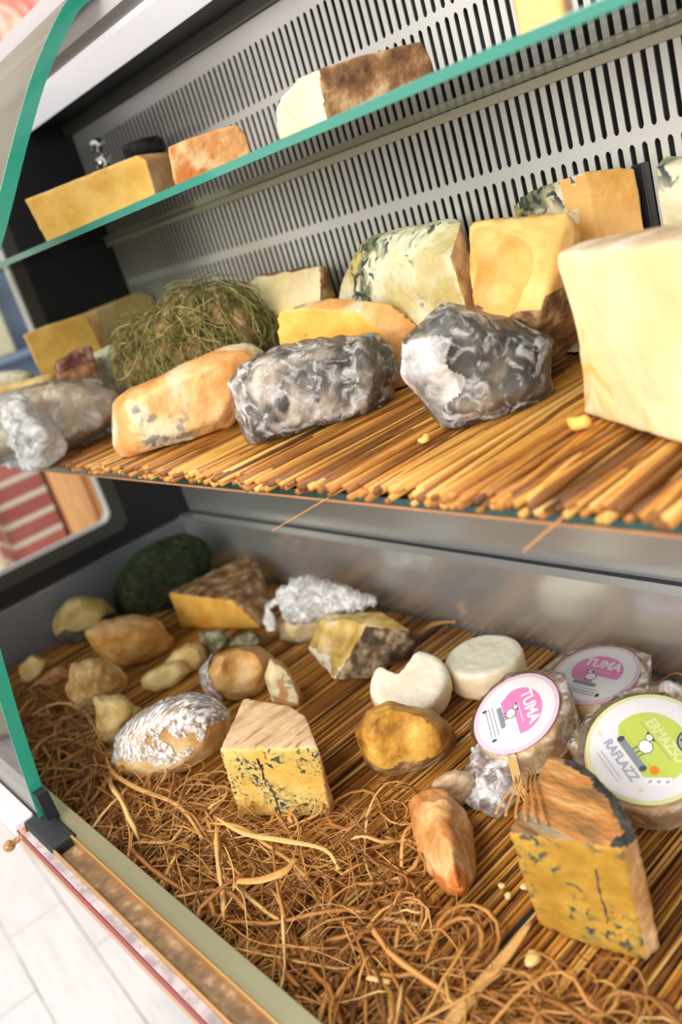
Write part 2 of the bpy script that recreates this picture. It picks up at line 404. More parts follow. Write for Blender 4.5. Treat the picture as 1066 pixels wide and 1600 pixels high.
# front rail: steel strip, bronze channel between two worn lips, red outer edge
part('rail_strip', boxbm(XL, XR, .166, .188, .0, .044, bevel=.001), M['olive_steel'])
part('inner_lip', boxbm(XL, XR, .1635, .1665, -.02, .048, bevel=.0008), M['gold_lip'])
part('glass_channel', boxbm(XL, XR, .1435, .1640, -.03, .036), M['bronze'])
part('outer_lip', boxbm(XL, XR, .1405, .1437, -.03, .0465, bevel=.0008), M['gold_lip'])
part('rail_face', boxbm(XL, XR, .1315, .141, .030, .043, bevel=.001), M['mauve'])
part('red_edge_strip', boxbm(XL, XR, .1300, .1316, .030, .0428), M['red_trim'])
part('cabinet_body', boxbm(XL, XR, .34, YG + .03, -.80, -.031), M['black'])
part('glare_rail_cover', boxbm(XL, -1.000, .128, .1545, .028, .0505, bevel=.003), M['lit_white'])  # added cover; its white stands for glare washing out the rail
# curved front glass of the left section, its polished edge facing us
prof = [(.155, .037), (.157, .073), (.164, .135), (.174, .205), (.197, .33), (.238, .45), (.296, .575), (.392, .702), (.448, .775), (.495, .83), (.555, .885), (.60, .905)]
def smooth_profile(P, n=10):
    out = []
    for i in range(len(P) - 1):
        p0, p1, p2, p3 = P[max(i-1, 0)], P[i], P[i+1], P[min(i+2, len(P)-1)]
        for k in range(n):
            t = k / n
            out.append(tuple(.5 * (2*p1[c] + (p2[c]-p0[c])*t + (2*p0[c]-5*p1[c]+4*p2[c]-p3[c])*t*t + (3*p1[c]-p0[c]-3*p2[c]+p3[c])*t**3) for c in (0, 1)))
    return out + [P[-1]]
sp = smooth_profile(prof); XE = -.985
def glass_sheet(xa, xb, th, capx=None):
    bm = bmesh.new(); L = []
    for i, (y, z) in enumerate(sp):
        a = sp[max(i-1, 0)]; b = sp[min(i+1, len(sp)-1)]; t = Vector((b[0]-a[0], b[1]-a[1])).normalized(); nn = (-t[1], t[0])
        L.append([bm.verts.new(p) for p in ((xa, y, z), (xb, y, z), (xb, y - nn[0]*th, z - nn[1]*th), (xa, y - nn[0]*th, z - nn[1]*th))])
    for i in range(len(L)-1):
        for k in range(4): bm.faces.new((L[i][k], L[i][(k+1) % 4], L[i+1][(k+1) % 4], L[i+1][k]))
    bm.faces.new(L[0][::-1]); bm.faces.new(L[-1])
    bmesh.ops.recalc_face_normals(bm, faces=bm.faces[:]); return bm
fg = part('front_glass', glass_sheet(XL, XE, .015), M['front_glass'], False)
part('polished_edge', glass_sheet(XE + .0002, XE + .0022, .0155), M['glass_edge'], False, fg)
part('upper_glass_rim', boxbm(XL, XR, .590, .597, .897, .905), M['dark_grey'])
# black clip at the foot of the glass and its brass screw
bm = boxbm(XE - .012, XE + .075, .139, .170, .034, .0485, bevel=.003); box(bm, XE - .012, XE + .018, .160, .174, .04, .082)
clip = part('glass_clip', bm, M['rubber'])
bm = bmesh.new(); P0 = Vector((XE - .002, .139, .040))
ax = Vector((-.10, -.9, -.12)).normalized()
tube(bm, [P0 + ax * d for d in (0, .003, .006, .008, .018, .020, .022, .026, .030, .032)], [.0065, .0072, .006, .0035, .0032, .005, .0064, .0066, .0048, .001], 14)
part('clip_screw', bm, M['brass'], True, clip)

# ------------------------------------------------------------------ glass shelves
def shelf(name, label, x0, x1, y0, y1, z0, z1, edge, rail, under_strip=False):
    t = thing(name, label, 'shelf', ((x0 + x1) / 2, (y0 + y1) / 2, z0))
    lo = Vector(t.location)
    def pp(nm, b, mt):
        for v in b.verts: v.co -= lo
        return obj(nm, b, mt, t, False)
    pp('glass_pane', boxbm(x0, x1, y0 + .0015, y1, z0, z1), M['shelf_glass'])
    pp('polished_edge', boxbm(x0, x1, y0, y0 + .0013, z0, z1, bevel=.0004), edge)
    if under_strip: pp('brown_edge_strip', boxbm(x0, x1, y0, y0 + .006, z0 - .003, z0 - .0003), M['brown_strip'])  # thin brown strip beneath the front edge
    if rail: pp('support_rail', boxbm(x0, x1, y1 - .012, y1 - .001, z0 - .010, z0 - .0005, bevel=.001), M['beige_rail'])
    return t
shelf('glass_shelf', 'thick green-edged glass shelf across the top of the counter', XL + .004, XR, .520, YG - .003, .6535, .662, M['glass_edge_light'], True)
shelf('glass_shelf', 'glass shelf under the reed mat halfway up the counter', XL + .004, XR, .431, YG - .003, .3585, .3652, M['dark_edge'], False, True)

# ------------------------------------------------------------------ reed mats
reed_m = attr_mat('golden_reed', [(.0, (.08, .026, .004)), (.3, (.28, .10, .014)), (.6, (.50, .215, .034)), (.85, (.62, .32, .065)), (1, (.70, .44, .14))], .5, .4, 90, (14, .8, 14))
def reed_mat_bm(x0, x1, ya, yb, z0, layers, rad, gap, rag, wob, seed):
    rnd = random.Random(seed); bm = bmesh.new(); cl = bm.loops.layers.float_color.new('tone')
    for L in range(layers):
        x = x0 + (.5 * gap if L else 0)
        while x < x1:
            r = rad * rnd.uniform(.7, 1.15); t = rnd.random(); c = (t, t, t, 1)
            a = ya - rnd.uniform(-rag, rag); b = yb - rnd.uniform(0, rag)
            dx = rnd.gauss(0, wob); n = 7; ph = rnd.uniform(0, 6.3); zj = rnd.uniform(-.35, .25) * rad
            pts = [Vector((x + dx * (k/(n-1) - .5) + .0012 * math.sin(ph + k * 1.1), a + (b - a) * k/(n-1), z0 + rad * (1 + 1.6 * L) + zj + .0006 * math.sin(ph * 2 + k))) for k in range(n)]
            tube(bm, pts, r, 7, 0, 1, c, cl)
            x += gap * rnd.uniform(.75, 1.25)
    return bm
bm = reed_mat_bm(XL + .016, XR - .005, .196, YT - .006, -.0095, 2, .0021, .0046, .002, .010, 3)
rm = obj('reed_mat', bm, reed_m); tag(rm, 'golden brown reed mat lining the steel tray', 'mat')
bm = reed_mat_bm(-1.262, XR - .005, .422, .79, .3676, 2, .0031, .0050, .009, .022, 5)
rm2 = obj('reed_mat', bm, reed_m); tag(rm2, 'golden reed mat with ragged front edge on the middle shelf', 'mat')
# ------------------------------------------------------------------ food materials
F = {}
F['yellow'] = food('yellow_paste', [(.3, (.72, .40, .07)), (.7, (.84, .54, .14))], 30, 3, .45, .12, 160, layers=[((.62, .28, .04), 22, .66, .76, 0)], sss=.12)
F['gold'] = food('gold_paste', [(.3, (.70, .33, .045)), (.7, (.86, .50, .10))], 26, 3, .45, .12, 160, layers=[((.50, .20, .03), 45, .66, .72, 0)], sss=.12)
F['cream'] = food('cream_paste', [(.3, (.70, .52, .27)), (.55, (.75, .61, .37)), (.75, (.78, .67, .45))], 9, 4, .5, .25, 90, layers=[((.72, .42, .10), 9, .55, .63, 1.4)], sss=.1)
F['pale'] = food('pale_yellow_paste', [(.28, (.58, .38, .12)), (.5, (.72, .52, .21)), (.7, (.82, .66, .33))], 28, 5, .5, .4, 100, sss=.1)
F['white'] = food('white_curd', [(.3, (.84, .78, .62)), (.6, (.90, .86, .74))], 30, 4, .55, .35, 110, sss=.12)
F['white_side'] = food('cream_curd_skin', [(.3, (.76, .60, .36)), (.7, (.84, .72, .50))], 18, 3, .5, .1, 90, sss=.12)
F['orange'] = food('orange_paste', [(.3, (.74, .36, .08)), (.6, (.84, .50, .17))], 22, 4, .42, .25, 120, layers=[((.62, .24, .04), 14, .62, .74, .6)], sss=.12)
BL = (.045, .065, .06)
F['blue'] = food('blue_veined_paste', [(.3, (.64, .39, .08)), (.7, (.74, .52, .17))], 22, 3, .5, .25, 150, layers=[((.36, .32, .12), 120, .48, .62, .3, 26, .42, .56), (BL, 190, .525, .585, .3, 28, .44, .55), (BL, 40, .66, .69, 2.5)], sss=.08)
F['blue_gold'] = food('golden_blue_paste', [(.3, (.37, .20, .026)), (.7, (.52, .30, .05))], 20, 3, .42, .2, 150, layers=[((.26, .22, .05), 60, .50, .66, .5, 22, .48, .62), (BL, 110, .51, .63, .4, 22, .46, .60)], sss=.08)
F['blue_white'] = food('white_blue_paste', [(.3, (.60, .48, .22)), (.6, (.80, .74, .54))], 14, 4, .5, .5, 90, layers=[((.52, .40, .12), 9, .50, .66, .5), ((.20, .20, .12), 26, .50, .62, 1.4, 11, .44, .56), (BL, 60, .52, .60, .8, 12, .46, .56)], sss=.06)
F['tan_top'] = food('pinkish_tan_rind', [(.3, (.50, .30, .15)), (.5, (.66, .46, .26)), (.7, (.72, .52, .34))], 40, 6, .65, .6, 130, stretch=(1.6, .35, 1), layers=[((.40, .20, .08), 60, .60, .72, .5)])
F['tan'] = food('tan_rind', [(.3, (.46, .24, .09)), (.55, (.62, .36, .16)), (.75, (.70, .48, .26))], 26, 5, .6, .4, 110)
F['brown'] = food('brown_rind', [(.25, (.10, .045, .018)), (.48, (.24, .12, .05)), (.62, (.40, .24, .11)), (.78, (.52, .38, .22))], 48, 6, .75, .7, 140)
F['bark'] = food('orange_bark_rind', [(.25, (.14, .07, .03)), (.42, (.34, .17, .06)), (.56, (.58, .24, .055)), (.7, (.64, .40, .18))], 22, 6, .6, .9, 130, stretch=(.55, 1.8, 1), layers=[((.30, .26, .17), 18, .58, .68, .4)])
F['char'] = food('charcoal_edge', [(.3, (.025, .028, .032)), (.7, (.10, .095, .08))], 60, 4, .7, .6, 150)
F['dark_bark'] = food('dark_speckled_rind', [(.3, (.045, .026, .014)), (.5, (.13, .08, .04)), (.68, (.30, .22, .13)), (.8, (.42, .34, .24))], 60, 6, .75, .8, 150)
F['washed'] = food('orange_washed_rind', [(.3, (.66, .30, .085)), (.55, (.80, .48, .19)), (.75, (.84, .64, .34))], 14, 5, .6, .5, 100, layers=[((.70, .62, .44), 13, .46, .60, .3), ((.26, .25, .19), 46, .53, .64, .4, 13, .46, .60)])
F['ash'] = food('grey_ash_rind', [(.28, (.035, .035, .035)), (.45, (.22, .19, .16)), (.58, (.46, .38, .31)), (.74, (.68, .60, .52))], 26, 6, .6, .6, 90, layers=[((.05, .05, .05), 18, .56, .66, 1.0)])
F['ash_dark'] = food('dark_ash_rind', [(.3, (.02, .02, .02)), (.5, (.10, .095, .085)), (.66, (.32, .28, .22)), (.8, (.55, .47, .33))], 24, 6, .6, .6, 90)
F['pinkish'] = food('pinkish_orange_rind', [(.28, (.44, .17, .04)), (.5, (.60, .31, .11)), (.72, (.70, .48, .25))], 18, 5, .6, .6, 100, layers=[((.50, .16, .03), 13, .50, .60, .3)])
F['pink_grey'] = food('pinkish_grey_rind', [(.3, (.46, .30, .17)), (.55, (.68, .52, .36)), (.75, (.76, .66, .54))], 30, 5, .65, .6, 120)
F['golden'] = food('golden_brown_top', [(.28, (.28, .12, .025)), (.48, (.58, .29, .045)), (.7, (.80, .50, .11))], 20, 5, .45, .5, 110, layers=[((.42, .10, .02), 40, .64, .72, .2), ((.16, .10, .05), 55, .66, .74, .2)])
F['broken'] = food('broken_golden_paste', [(.3, (.42, .26, .06)), (.5, (.66, .46, .14)), (.72, (.84, .74, .48))], 20, 5, .5, .5, 100, layers=[((.86, .80, .62), 14, .54, .66, .4)])
F['mushroom'] = food('pale_olive_skin', [(.3, (.40, .28, .08)), (.7, (.72, .58, .26))], 22, 4, .55, .3, 110)
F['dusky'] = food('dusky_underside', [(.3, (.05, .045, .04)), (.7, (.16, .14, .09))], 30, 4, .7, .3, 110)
F['moss'] = food('mossy_mould', [(.3, (.10, .11, .05)), (.5, (.28, .26, .14)), (.72, (.60, .54, .38))], 60, 5, .8, .7, 160)
F['moss_white'] = food('white_green_mould', [(.3, (.40, .42, .26)), (.55, (.66, .64, .46)), (.75, (.80, .78, .70))], 50, 5, .8, .6, 160)
F['red'] = food('reddish_rind', [(.3, (.34, .13, .05)), (.7, (.56, .28, .13))], 40, 4, .6, .4, 130)
F['crust_dark'] = food('dark_red_crust', [(.3, (.10, .03, .025)), (.55, (.26, .10, .07)), (.75, (.50, .32, .22))], 60, 5, .8, .7, 150)
F['dent'] = food('dented_tan_skin', [(.28, (.46, .22, .06)), (.5, (.66, .38, .13)), (.72, (.78, .58, .30))], 22, 5, .4, .35, 110, layers=[((.50, .19, .05), 13, .56, .68, .4)])
F['pack'] = food('packed_cheese_side', [(.3, (.58, .38, .17)), (.7, (.72, .54, .30))], 30, 4, .35, .2, 110)
F['hay_core'] = food('hay_covered_rind', [(.3, (.06, .05, .015)), (.5, (.20, .14, .05)), (.7, (.48, .30, .14))], 40, 5, .85, .6, 130)
F['film'] = film_mat('cling_film', .04, .60, 60, shine=.8, lo=.50, hi=.68)
F['silver_film'] = film_mat('bright_cling_film', .12, .96, 120, (.94, .95, .98), (3.2, .40, 1), .12, .44, .58, 1.3)
F['bag'] = film_mat('thick_clear_bag', .06, .55, 24, (.92, .94, .97), gloss=.16, lo=.50, hi=.72, shine=.7)
F['wrap_clear'] = film_mat('pack_film', .0, .10, 34, (.95, .95, .94), shine=.5)
F['milky'] = film_mat('milky_film_corner', .35, .92, 40, (.95, .95, .96), lo=.42, hi=.66)
hay_m = attr_mat('green_hay', [(.0, (.04, .04, .01)), (.35, (.16, .15, .035)), (.65, (.38, .32, .09)), (1, (.70, .58, .26))], .75, .2, 200)
hay_dark = attr_mat('dark_green_hay', [(.0, (.012, .025, .010)), (.5, (.045, .07, .025)), (.85, (.11, .14, .045)), (1, (.32, .32, .12))], .75, .2, 200)
straw_m = attr_mat('raffia', [(.0, (.13, .045, .009)), (.35, (.36, .14, .028)), (.7, (.56, .27, .065)), (1, (.74, .46, .18))], .5, .3, 400)
F['bag_white'] = film_mat('crumpled_bag_film', .30, .92, 30, (.93, .95, .98), gloss=.2, lo=.42, hi=.62, shine=.35)
F['tail'] = film_mat('gathered_film', .10, .80, 45, (.93, .95, .98), gloss=.16, lo=.46, hi=.64, shine=.6)
F['lump'] = food('rough_tan_lump', [(.28, (.44, .24, .075)), (.5, (.62, .40, .16)), (.72, (.76, .56, .27))], 30, 6, .6, .6, 90)
F['butter'] = food('butter_paste', [(.3, (.78, .54, .18)), (.7, (.86, .68, .32))], 25, 3, .45, .15, 140)
F['broken_orange'] = food('broken_orange_face', [(.28, (.50, .23, .05)), (.5, (.68, .36, .09)), (.72, (.76, .47, .15))], 24, 5, .55, .7, 80)
F['tan_skin'] = food('mottled_tan_skin', [(.28, (.46, .26, .09)), (.5, (.66, .44, .18)), (.72, (.78, .62, .36))], 20, 5, .45, .4, 100)
F['bag_tan'] = food('bagged_tan_rind', [(.3, (.50, .38, .26)), (.7, (.68, .56, .42))], 16, 4, .6, .3, 90)
PTS = {
 'blue_wedge': [[(-860,395,97),(-846,389,0),(-813,316,0),(-798,317,97),(-787,411,97),(-780,406,0),(-751,406,97),(-750,402,0),(-718,384,0),(-711,372,0),(-690,374,97)],],
 'bark_wedge': [[(-462,464,105),(-459,449,105),(-455,458,0),(-453,444,0),(-439,470,105),(-436,372,105),(-436,376,0),(-435,464,0),(-412,462,105),(-410,457,0),(-383,382,0),(-381,446,105),(-380,441,0),(-356,422,0),(-355,425,105),(-350,401,105),(-347,418,100),(-346,394,0),(-345,399,0),(-342,410,0)],],
 'half_wheel': [[(-1362,562,66),(-1349,573,0),(-1348,553,0),(-1331,719,66),(-1316,710,0),(-1265,698,66),(-1257,688,0),(-1229,662,66),(-1208,599,0),(-1205,667,35),(-1188,587,66),(-1173,611,0),(-1164,631,12)],],
 'mushroom_cheese': [[(-1578,436,18),(-1577,438,34),(-1575,421,19),(-1574,441,0),(-1573,424,40),(-1571,446,48),(-1569,428,0),(-1564,435,59),(-1562,458,0),(-1561,409,23),(-1561,460,57),(-1559,413,47),(-1555,418,0),(-1553,452,0),(-1553,472,58),(-1550,455,71),(-1549,426,69),(-1543,485,0),(-1539,470,73),(-1539,491,45),(-1538,411,32),(-1536,414,53),(-1536,445,0),(-1534,497,19),(-1534,498,30),(-1533,418,18),(-1533,449,83),(-1528,425,71),(-1526,489,0),(-1521,466,85),(-1520,498,55),(-1518,419,41),(-1517,421,56),(-1517,441,0),(-1514,424,31),(-1514,444,84),(-1514,506,20),(-1513,506,34),(-1511,429,69),(-1505,487,0),(-1504,459,85),(-1503,440,24),(-1501,443,78),(-1498,498,65),(-1493,454,79),(-1492,507,25),(-1491,477,14),(-1491,508,41),(-1485,486,68),(-1484,466,28),(-1480,473,66),(-1479,494,34),(-1478,495,47),(-1476,478,42),(-1475,479,51)],],
 'hay_ball': [[(-1564,582,3),(-1563,582,25),(-1557,554,0),(-1556,554,30),(-1556,592,47),(-1546,568,61),(-1544,610,0),(-1543,611,65),(-1533,531,6),(-1532,531,41),(-1530,629,0),(-1529,592,0),(-1528,594,86),(-1524,637,76),(-1521,547,75),(-1513,653,0),(-1510,619,0),(-1503,667,76),(-1502,630,100),(-1501,574,0),(-1500,577,104),(-1497,676,16),(-1492,531,25),(-1492,531,54),(-1492,682,62),(-1489,687,42),(-1487,651,0),(-1482,545,83),(-1480,605,0),(-1474,670,100),(-1471,618,120),(-1466,568,2),(-1465,682,18),(-1464,569,107),(-1459,691,80),(-1457,542,43),(-1457,542,64),(-1454,697,54),(-1453,642,0),(-1450,552,85),(-1448,593,0),(-1440,604,121),(-1438,568,27),(-1438,663,120),(-1437,569,102),(-1428,677,27),(-1426,586,25),(-1426,624,14),(-1421,687,98),(-1420,594,112),(-1416,694,68),(-1412,642,121),(-1410,608,36),(-1404,654,42),(-1400,621,112),(-1398,663,102),(-1395,630,56),(-1394,668,77),(-1390,636,98),(-1387,640,80)],],
 'tan_chunk': [[(-1383,440,40),(-1382,417,62),(-1382,441,25),(-1381,419,36),(-1380,444,14),(-1377,448,2),(-1376,425,17),(-1372,431,0),(-1372,455,0),(-1371,456,44),(-1366,404,77),(-1364,406,47),(-1363,443,0),(-1362,445,68),(-1359,413,25),(-1358,475,0),(-1356,478,40),(-1354,420,4),(-1347,491,29),(-1346,491,0),(-1344,434,0),(-1344,495,8),(-1343,436,84),(-1339,404,79),(-1339,477,0),(-1338,406,54),(-1335,483,63),(-1334,412,35),(-1330,418,17),(-1321,430,6),(-1320,432,85),(-1320,504,43),(-1319,505,0),(-1317,472,0),(-1315,511,7),(-1313,417,68),(-1312,418,54),(-1312,479,77),(-1310,422,43),(-1308,425,33),(-1303,432,27),(-1302,433,72),(-1298,462,0),(-1294,468,79),(-1294,504,54),(-1294,505,0),(-1289,451,22),(-1289,512,14),(-1287,454,69),(-1279,489,60),(-1279,490,6),(-1278,466,27),(-1278,466,58),(-1276,470,38),(-1274,496,25)],],
 'pale_nub': [[(-1501,316,19),(-1501,317,2),(-1499,321,26),(-1497,323,0),(-1496,314,21),(-1496,315,3),(-1493,318,30),(-1491,321,0),(-1490,309,25),(-1489,310,4),(-1486,314,35),(-1485,339,37),(-1485,340,3),(-1484,317,0),(-1482,344,29),(-1479,338,41),(-1478,310,28),(-1478,311,10),(-1478,339,5),(-1477,351,16),(-1476,343,32),(-1475,315,36),(-1475,353,23),(-1473,317,3),(-1472,310,30),(-1471,311,13),(-1470,351,18),(-1469,314,38),(-1469,337,48),(-1469,338,6),(-1468,353,25),(-1467,317,7),(-1466,342,38),(-1461,334,48),(-1461,335,12),(-1459,352,22),(-1458,339,39),(-1457,355,30),(-1456,333,48),(-1455,333,15),(-1453,337,40),(-1452,347,25),(-1451,349,32),(-1447,344,28),(-1446,346,34)],],
 'red_scrap': [[(-1443,324,9),(-1441,316,11),(-1436,309,15),(-1432,338,0),(-1428,335,0),(-1428,344,17),(-1424,350,21),(-1423,313,18),(-1423,341,21),(-1421,330,0),(-1418,348,26),(-1417,359,0),(-1416,362,20),(-1415,338,26),(-1413,317,21),(-1413,365,8),(-1410,330,2),(-1410,360,0),(-1409,346,31),(-1408,363,25),(-1406,337,28),(-1405,367,9),(-1403,331,7),(-1401,344,33),(-1399,337,29),(-1399,360,1),(-1397,363,30),(-1395,342,33),(-1393,368,13),(-1392,356,7),(-1390,359,32),(-1388,352,12),(-1387,354,32),(-1387,363,17),(-1384,358,20)],],
 'yellow_lump': [[(-1308,337,2),(-1306,340,21),(-1305,342,0),(-1302,325,0),(-1299,329,27),(-1299,351,41),(-1298,351,46),(-1297,332,0),(-1292,360,0),(-1289,344,55),(-1288,345,61),(-1287,315,5),(-1286,369,47),(-1283,320,36),(-1281,323,0),(-1280,356,0),(-1280,377,41),(-1276,382,3),(-1273,386,16),(-1271,337,67),(-1271,338,75),(-1271,369,62),(-1265,316,18),(-1263,380,54),(-1262,320,44),(-1262,351,0),(-1260,322,5),(-1258,387,2),(-1254,393,20),(-1251,334,70),(-1251,335,77),(-1251,365,75),(-1246,321,30),(-1244,324,49),(-1243,326,22),(-1243,346,7),(-1242,379,66),(-1237,334,68),(-1236,335,73),(-1236,387,6),(-1235,358,78),(-1231,343,23),(-1231,393,27),(-1226,370,69),(-1225,351,73),(-1221,376,19),(-1219,359,67),(-1218,382,36),(-1215,364,31),(-1213,368,44)],],
 'small_wedge': [[(-1154,312,8),(-1152,314,35),(-1151,315,0),(-1149,318,49),(-1148,305,4),(-1148,320,51),(-1146,308,42),(-1145,309,0),(-1142,313,62),(-1140,316,65),(-1139,332,15),(-1138,334,45),(-1136,298,6),(-1134,302,50),(-1133,303,0),(-1130,345,27),(-1129,308,73),(-1128,333,14),(-1127,311,77),(-1126,336,56),(-1121,297,18),(-1119,300,55),(-1118,301,4),(-1115,306,75),(-1115,351,31),(-1113,308,78),(-1113,331,17),(-1111,334,67),(-1108,300,31),(-1107,302,57),(-1106,303,21),(-1104,306,71),(-1103,307,73),(-1101,325,27),(-1099,328,69),(-1098,352,37),(-1094,319,38),(-1093,321,67),(-1088,343,44),(-1086,331,50)],],
 'pear_cheese': [[(-1227,467,8),(-1224,456,13),(-1220,477,0),(-1217,481,21),(-1214,469,0),(-1213,446,20),(-1210,474,31),(-1207,495,0),(-1207,496,25),(-1202,461,0),(-1200,505,1),(-1200,505,17),(-1198,467,40),(-1197,493,0),(-1196,445,27),(-1196,494,36),(-1187,507,3),(-1187,507,26),(-1186,458,0),(-1183,463,44),(-1182,489,0),(-1181,490,47),(-1180,450,31),(-1174,459,9),(-1171,463,43),(-1171,504,35),(-1171,505,9),(-1170,482,3),(-1169,483,49),(-1162,476,13),(-1161,477,47),(-1160,495,17),(-1160,495,39),(-1155,486,24),(-1155,486,39)],[(-1219,421,1),(-1218,422,12),(-1216,411,3),(-1215,412,18),(-1213,429,0),(-1213,429,17),(-1208,423,0),(-1208,423,25),(-1207,403,8),(-1206,404,24),(-1202,445,0),(-1202,445,21),(-1198,416,0),(-1198,416,33),(-1193,403,15),(-1192,404,29),(-1192,444,30),(-1192,445,0),(-1192,459,19),(-1189,463,4),(-1184,414,1),(-1184,414,36),(-1180,407,21),(-1180,441,38),(-1180,442,0),(-1179,408,31),(-1179,463,27),(-1175,469,7),(-1174,415,11),(-1174,415,36),(-1169,436,1),(-1169,436,41),(-1164,463,36),(-1163,431,11),(-1163,431,39),(-1159,470,12),(-1156,454,39),(-1153,444,38),(-1152,460,18),(-1150,448,23)],],
 'moldy_bit': [[(-1207,528,14),(-1207,528,30),(-1204,523,15),(-1204,523,36),(-1203,533,0),(-1201,536,33),(-1199,530,0),(-1198,517,19),(-1198,517,43),(-1197,533,39),(-1193,548,3),(-1193,548,26),(-1192,525,0),(-1190,528,46),(-1188,516,23),(-1188,516,43),(-1186,547,3),(-1186,547,31),(-1186,557,14),(-1183,523,3),(-1181,516,26),(-1181,516,43),(-1181,526,46),(-1179,558,15),(-1178,545,4),(-1177,522,10),(-1177,545,36),(-1175,524,45),(-1171,540,11),(-1171,540,38),(-1168,558,19),(-1167,536,16),(-1167,536,38),(-1163,551,23),(-1161,545,26)],],
 'moldy_crumb': [[(-1175,557,4),(-1174,550,6),(-1171,543,9),(-1167,569,14),(-1164,565,18),(-1161,544,13),(-1158,560,23),(-1156,584,13),(-1154,587,0),(-1153,546,15),(-1151,558,25),(-1151,583,17),(-1151,591,2),(-1148,586,0),(-1145,558,25),(-1144,592,3),(-1143,581,22),(-1140,585,0),(-1138,576,24),(-1136,591,6),(-1135,580,0),(-1134,573,24),(-1132,576,1),(-1131,585,10),(-1129,580,13)],],
 'dented_round': [[(-1103,476,0),(-1103,477,8),(-1102,478,18),(-1095,488,0),(-1094,458,0),(-1093,459,19),(-1092,461,33),(-1091,493,30),(-1090,495,0),(-1083,474,0),(-1078,511,31),(-1077,482,50),(-1076,484,0),(-1075,516,0),(-1073,442,9),(-1072,442,34),(-1070,445,50),(-1070,523,0),(-1067,527,24),(-1062,533,11),(-1061,535,0),(-1060,459,0),(-1060,506,51),(-1055,512,0),(-1054,468,69),(-1052,471,0),(-1048,523,0),(-1045,527,41),(-1043,437,25),(-1042,438,46),(-1041,440,60),(-1038,536,23),(-1037,538,9),(-1034,495,70),(-1032,452,7),(-1029,503,0),(-1027,459,76),(-1025,461,1),(-1021,514,0),(-1019,440,38),(-1018,440,53),(-1017,442,63),(-1017,520,59),(-1011,450,26),(-1010,482,76),(-1010,530,39),(-1008,533,22),(-1007,456,74),(-1006,457,21),(-1006,488,0),(-999,498,17),(-996,472,75),(-996,503,67),(-993,476,20),(-990,511,50),(-988,483,32),(-988,513,36),(-985,486,68),(-981,492,56),(-980,494,46)],],
 'veined_piece': [[(-967,487,7),(-965,489,37),(-961,482,10),(-960,484,44),(-959,498,55),(-958,500,0),(-954,506,50),(-952,473,14),(-952,494,64),(-951,476,53),(-951,496,0),(-951,510,0),(-950,510,39),(-949,512,13),(-948,513,0),(-946,502,59),(-943,507,0),(-942,488,76),(-942,508,46),(-941,510,17),(-940,490,0),(-940,511,0),(-939,471,23),(-938,473,56),(-935,497,70),(-931,469,29),(-931,483,76),(-931,503,0),(-931,503,55),(-929,471,58),(-929,485,7),(-929,506,23),(-928,507,0),(-925,491,71),(-923,480,75),(-922,481,15),(-922,496,0),(-921,496,58),(-920,498,30),(-919,499,9),(-918,487,71),(-915,491,7),(-915,491,60),(-913,493,35),(-913,494,18)],],
 'foil_oval': [[(-1055,309,0),(-1055,309,8),(-1049,317,28),(-1048,288,0),(-1048,288,18),(-1046,322,0),(-1041,298,45),(-1037,334,40),(-1036,304,0),(-1035,337,0),(-1027,271,10),(-1027,271,33),(-1024,321,61),(-1024,352,0),(-1023,355,47),(-1021,326,0),(-1018,283,63),(-1014,290,0),(-1007,377,46),(-1006,347,0),(-1005,380,0),(-1004,350,71),(-1000,309,82),(-998,389,32),(-996,314,0),(-996,392,4),(-994,394,15),(-993,273,48),(-992,273,30),(-985,283,74),(-982,380,69),(-981,288,7),(-980,384,0),(-979,338,0),(-977,341,93),(-971,396,50),(-970,304,90),(-968,400,12),(-967,309,0),(-965,404,28),(-963,283,46),(-963,283,59),(-959,289,77),(-956,294,30),(-953,328,1),(-953,375,91),(-951,331,99),(-949,380,0),(-948,305,89),(-945,308,24),(-939,394,70),(-936,398,26),(-935,322,26),(-934,324,95),(-933,403,44),(-930,360,97),(-928,364,18),(-919,344,94),(-919,375,80),(-918,347,38),(-917,379,43),(-914,383,58),(-912,355,81),(-910,358,55),(-908,360,66)],],
 'film_cheese': [[(-1126,636,0),(-1125,637,0),(-1122,641,2),(-1121,618,0),(-1121,643,0),(-1120,620,0),(-1115,626,15),(-1114,629,0),(-1113,654,0),(-1113,654,10),(-1107,601,0),(-1105,604,8),(-1103,643,0),(-1103,643,25),(-1100,611,28),(-1098,614,0),(-1098,676,12),(-1095,680,0),(-1086,630,0),(-1086,630,40),(-1083,597,7),(-1082,599,18),(-1082,673,28),(-1078,605,35),(-1078,678,0),(-1077,705,0),(-1076,607,0),(-1076,707,0),(-1066,621,0),(-1066,621,44),(-1063,600,16),(-1062,601,23),(-1062,664,43),(-1059,606,36),(-1058,608,5),(-1057,671,0),(-1053,713,0),(-1052,715,12),(-1051,617,0),(-1051,617,43),(-1045,650,48),(-1042,655,0),(-1036,638,45),(-1034,642,0),(-1029,710,0),(-1027,713,25),(-1018,689,6),(-1017,666,15),(-1016,667,34),(-1016,691,32)],],
 'film_crumple': [[(-1079,590,50)],],
 'broken_bark': [[(-1031,630,0),(-1001,582,18),(-994,624,58),(-981,606,58),(-952,688,0),(-922,560,0),(-912,663,55),(-897,624,58),(-875,584,0),(-865,666,0),(-857,646,0),(-842,658,20),(-836,647,50)],],
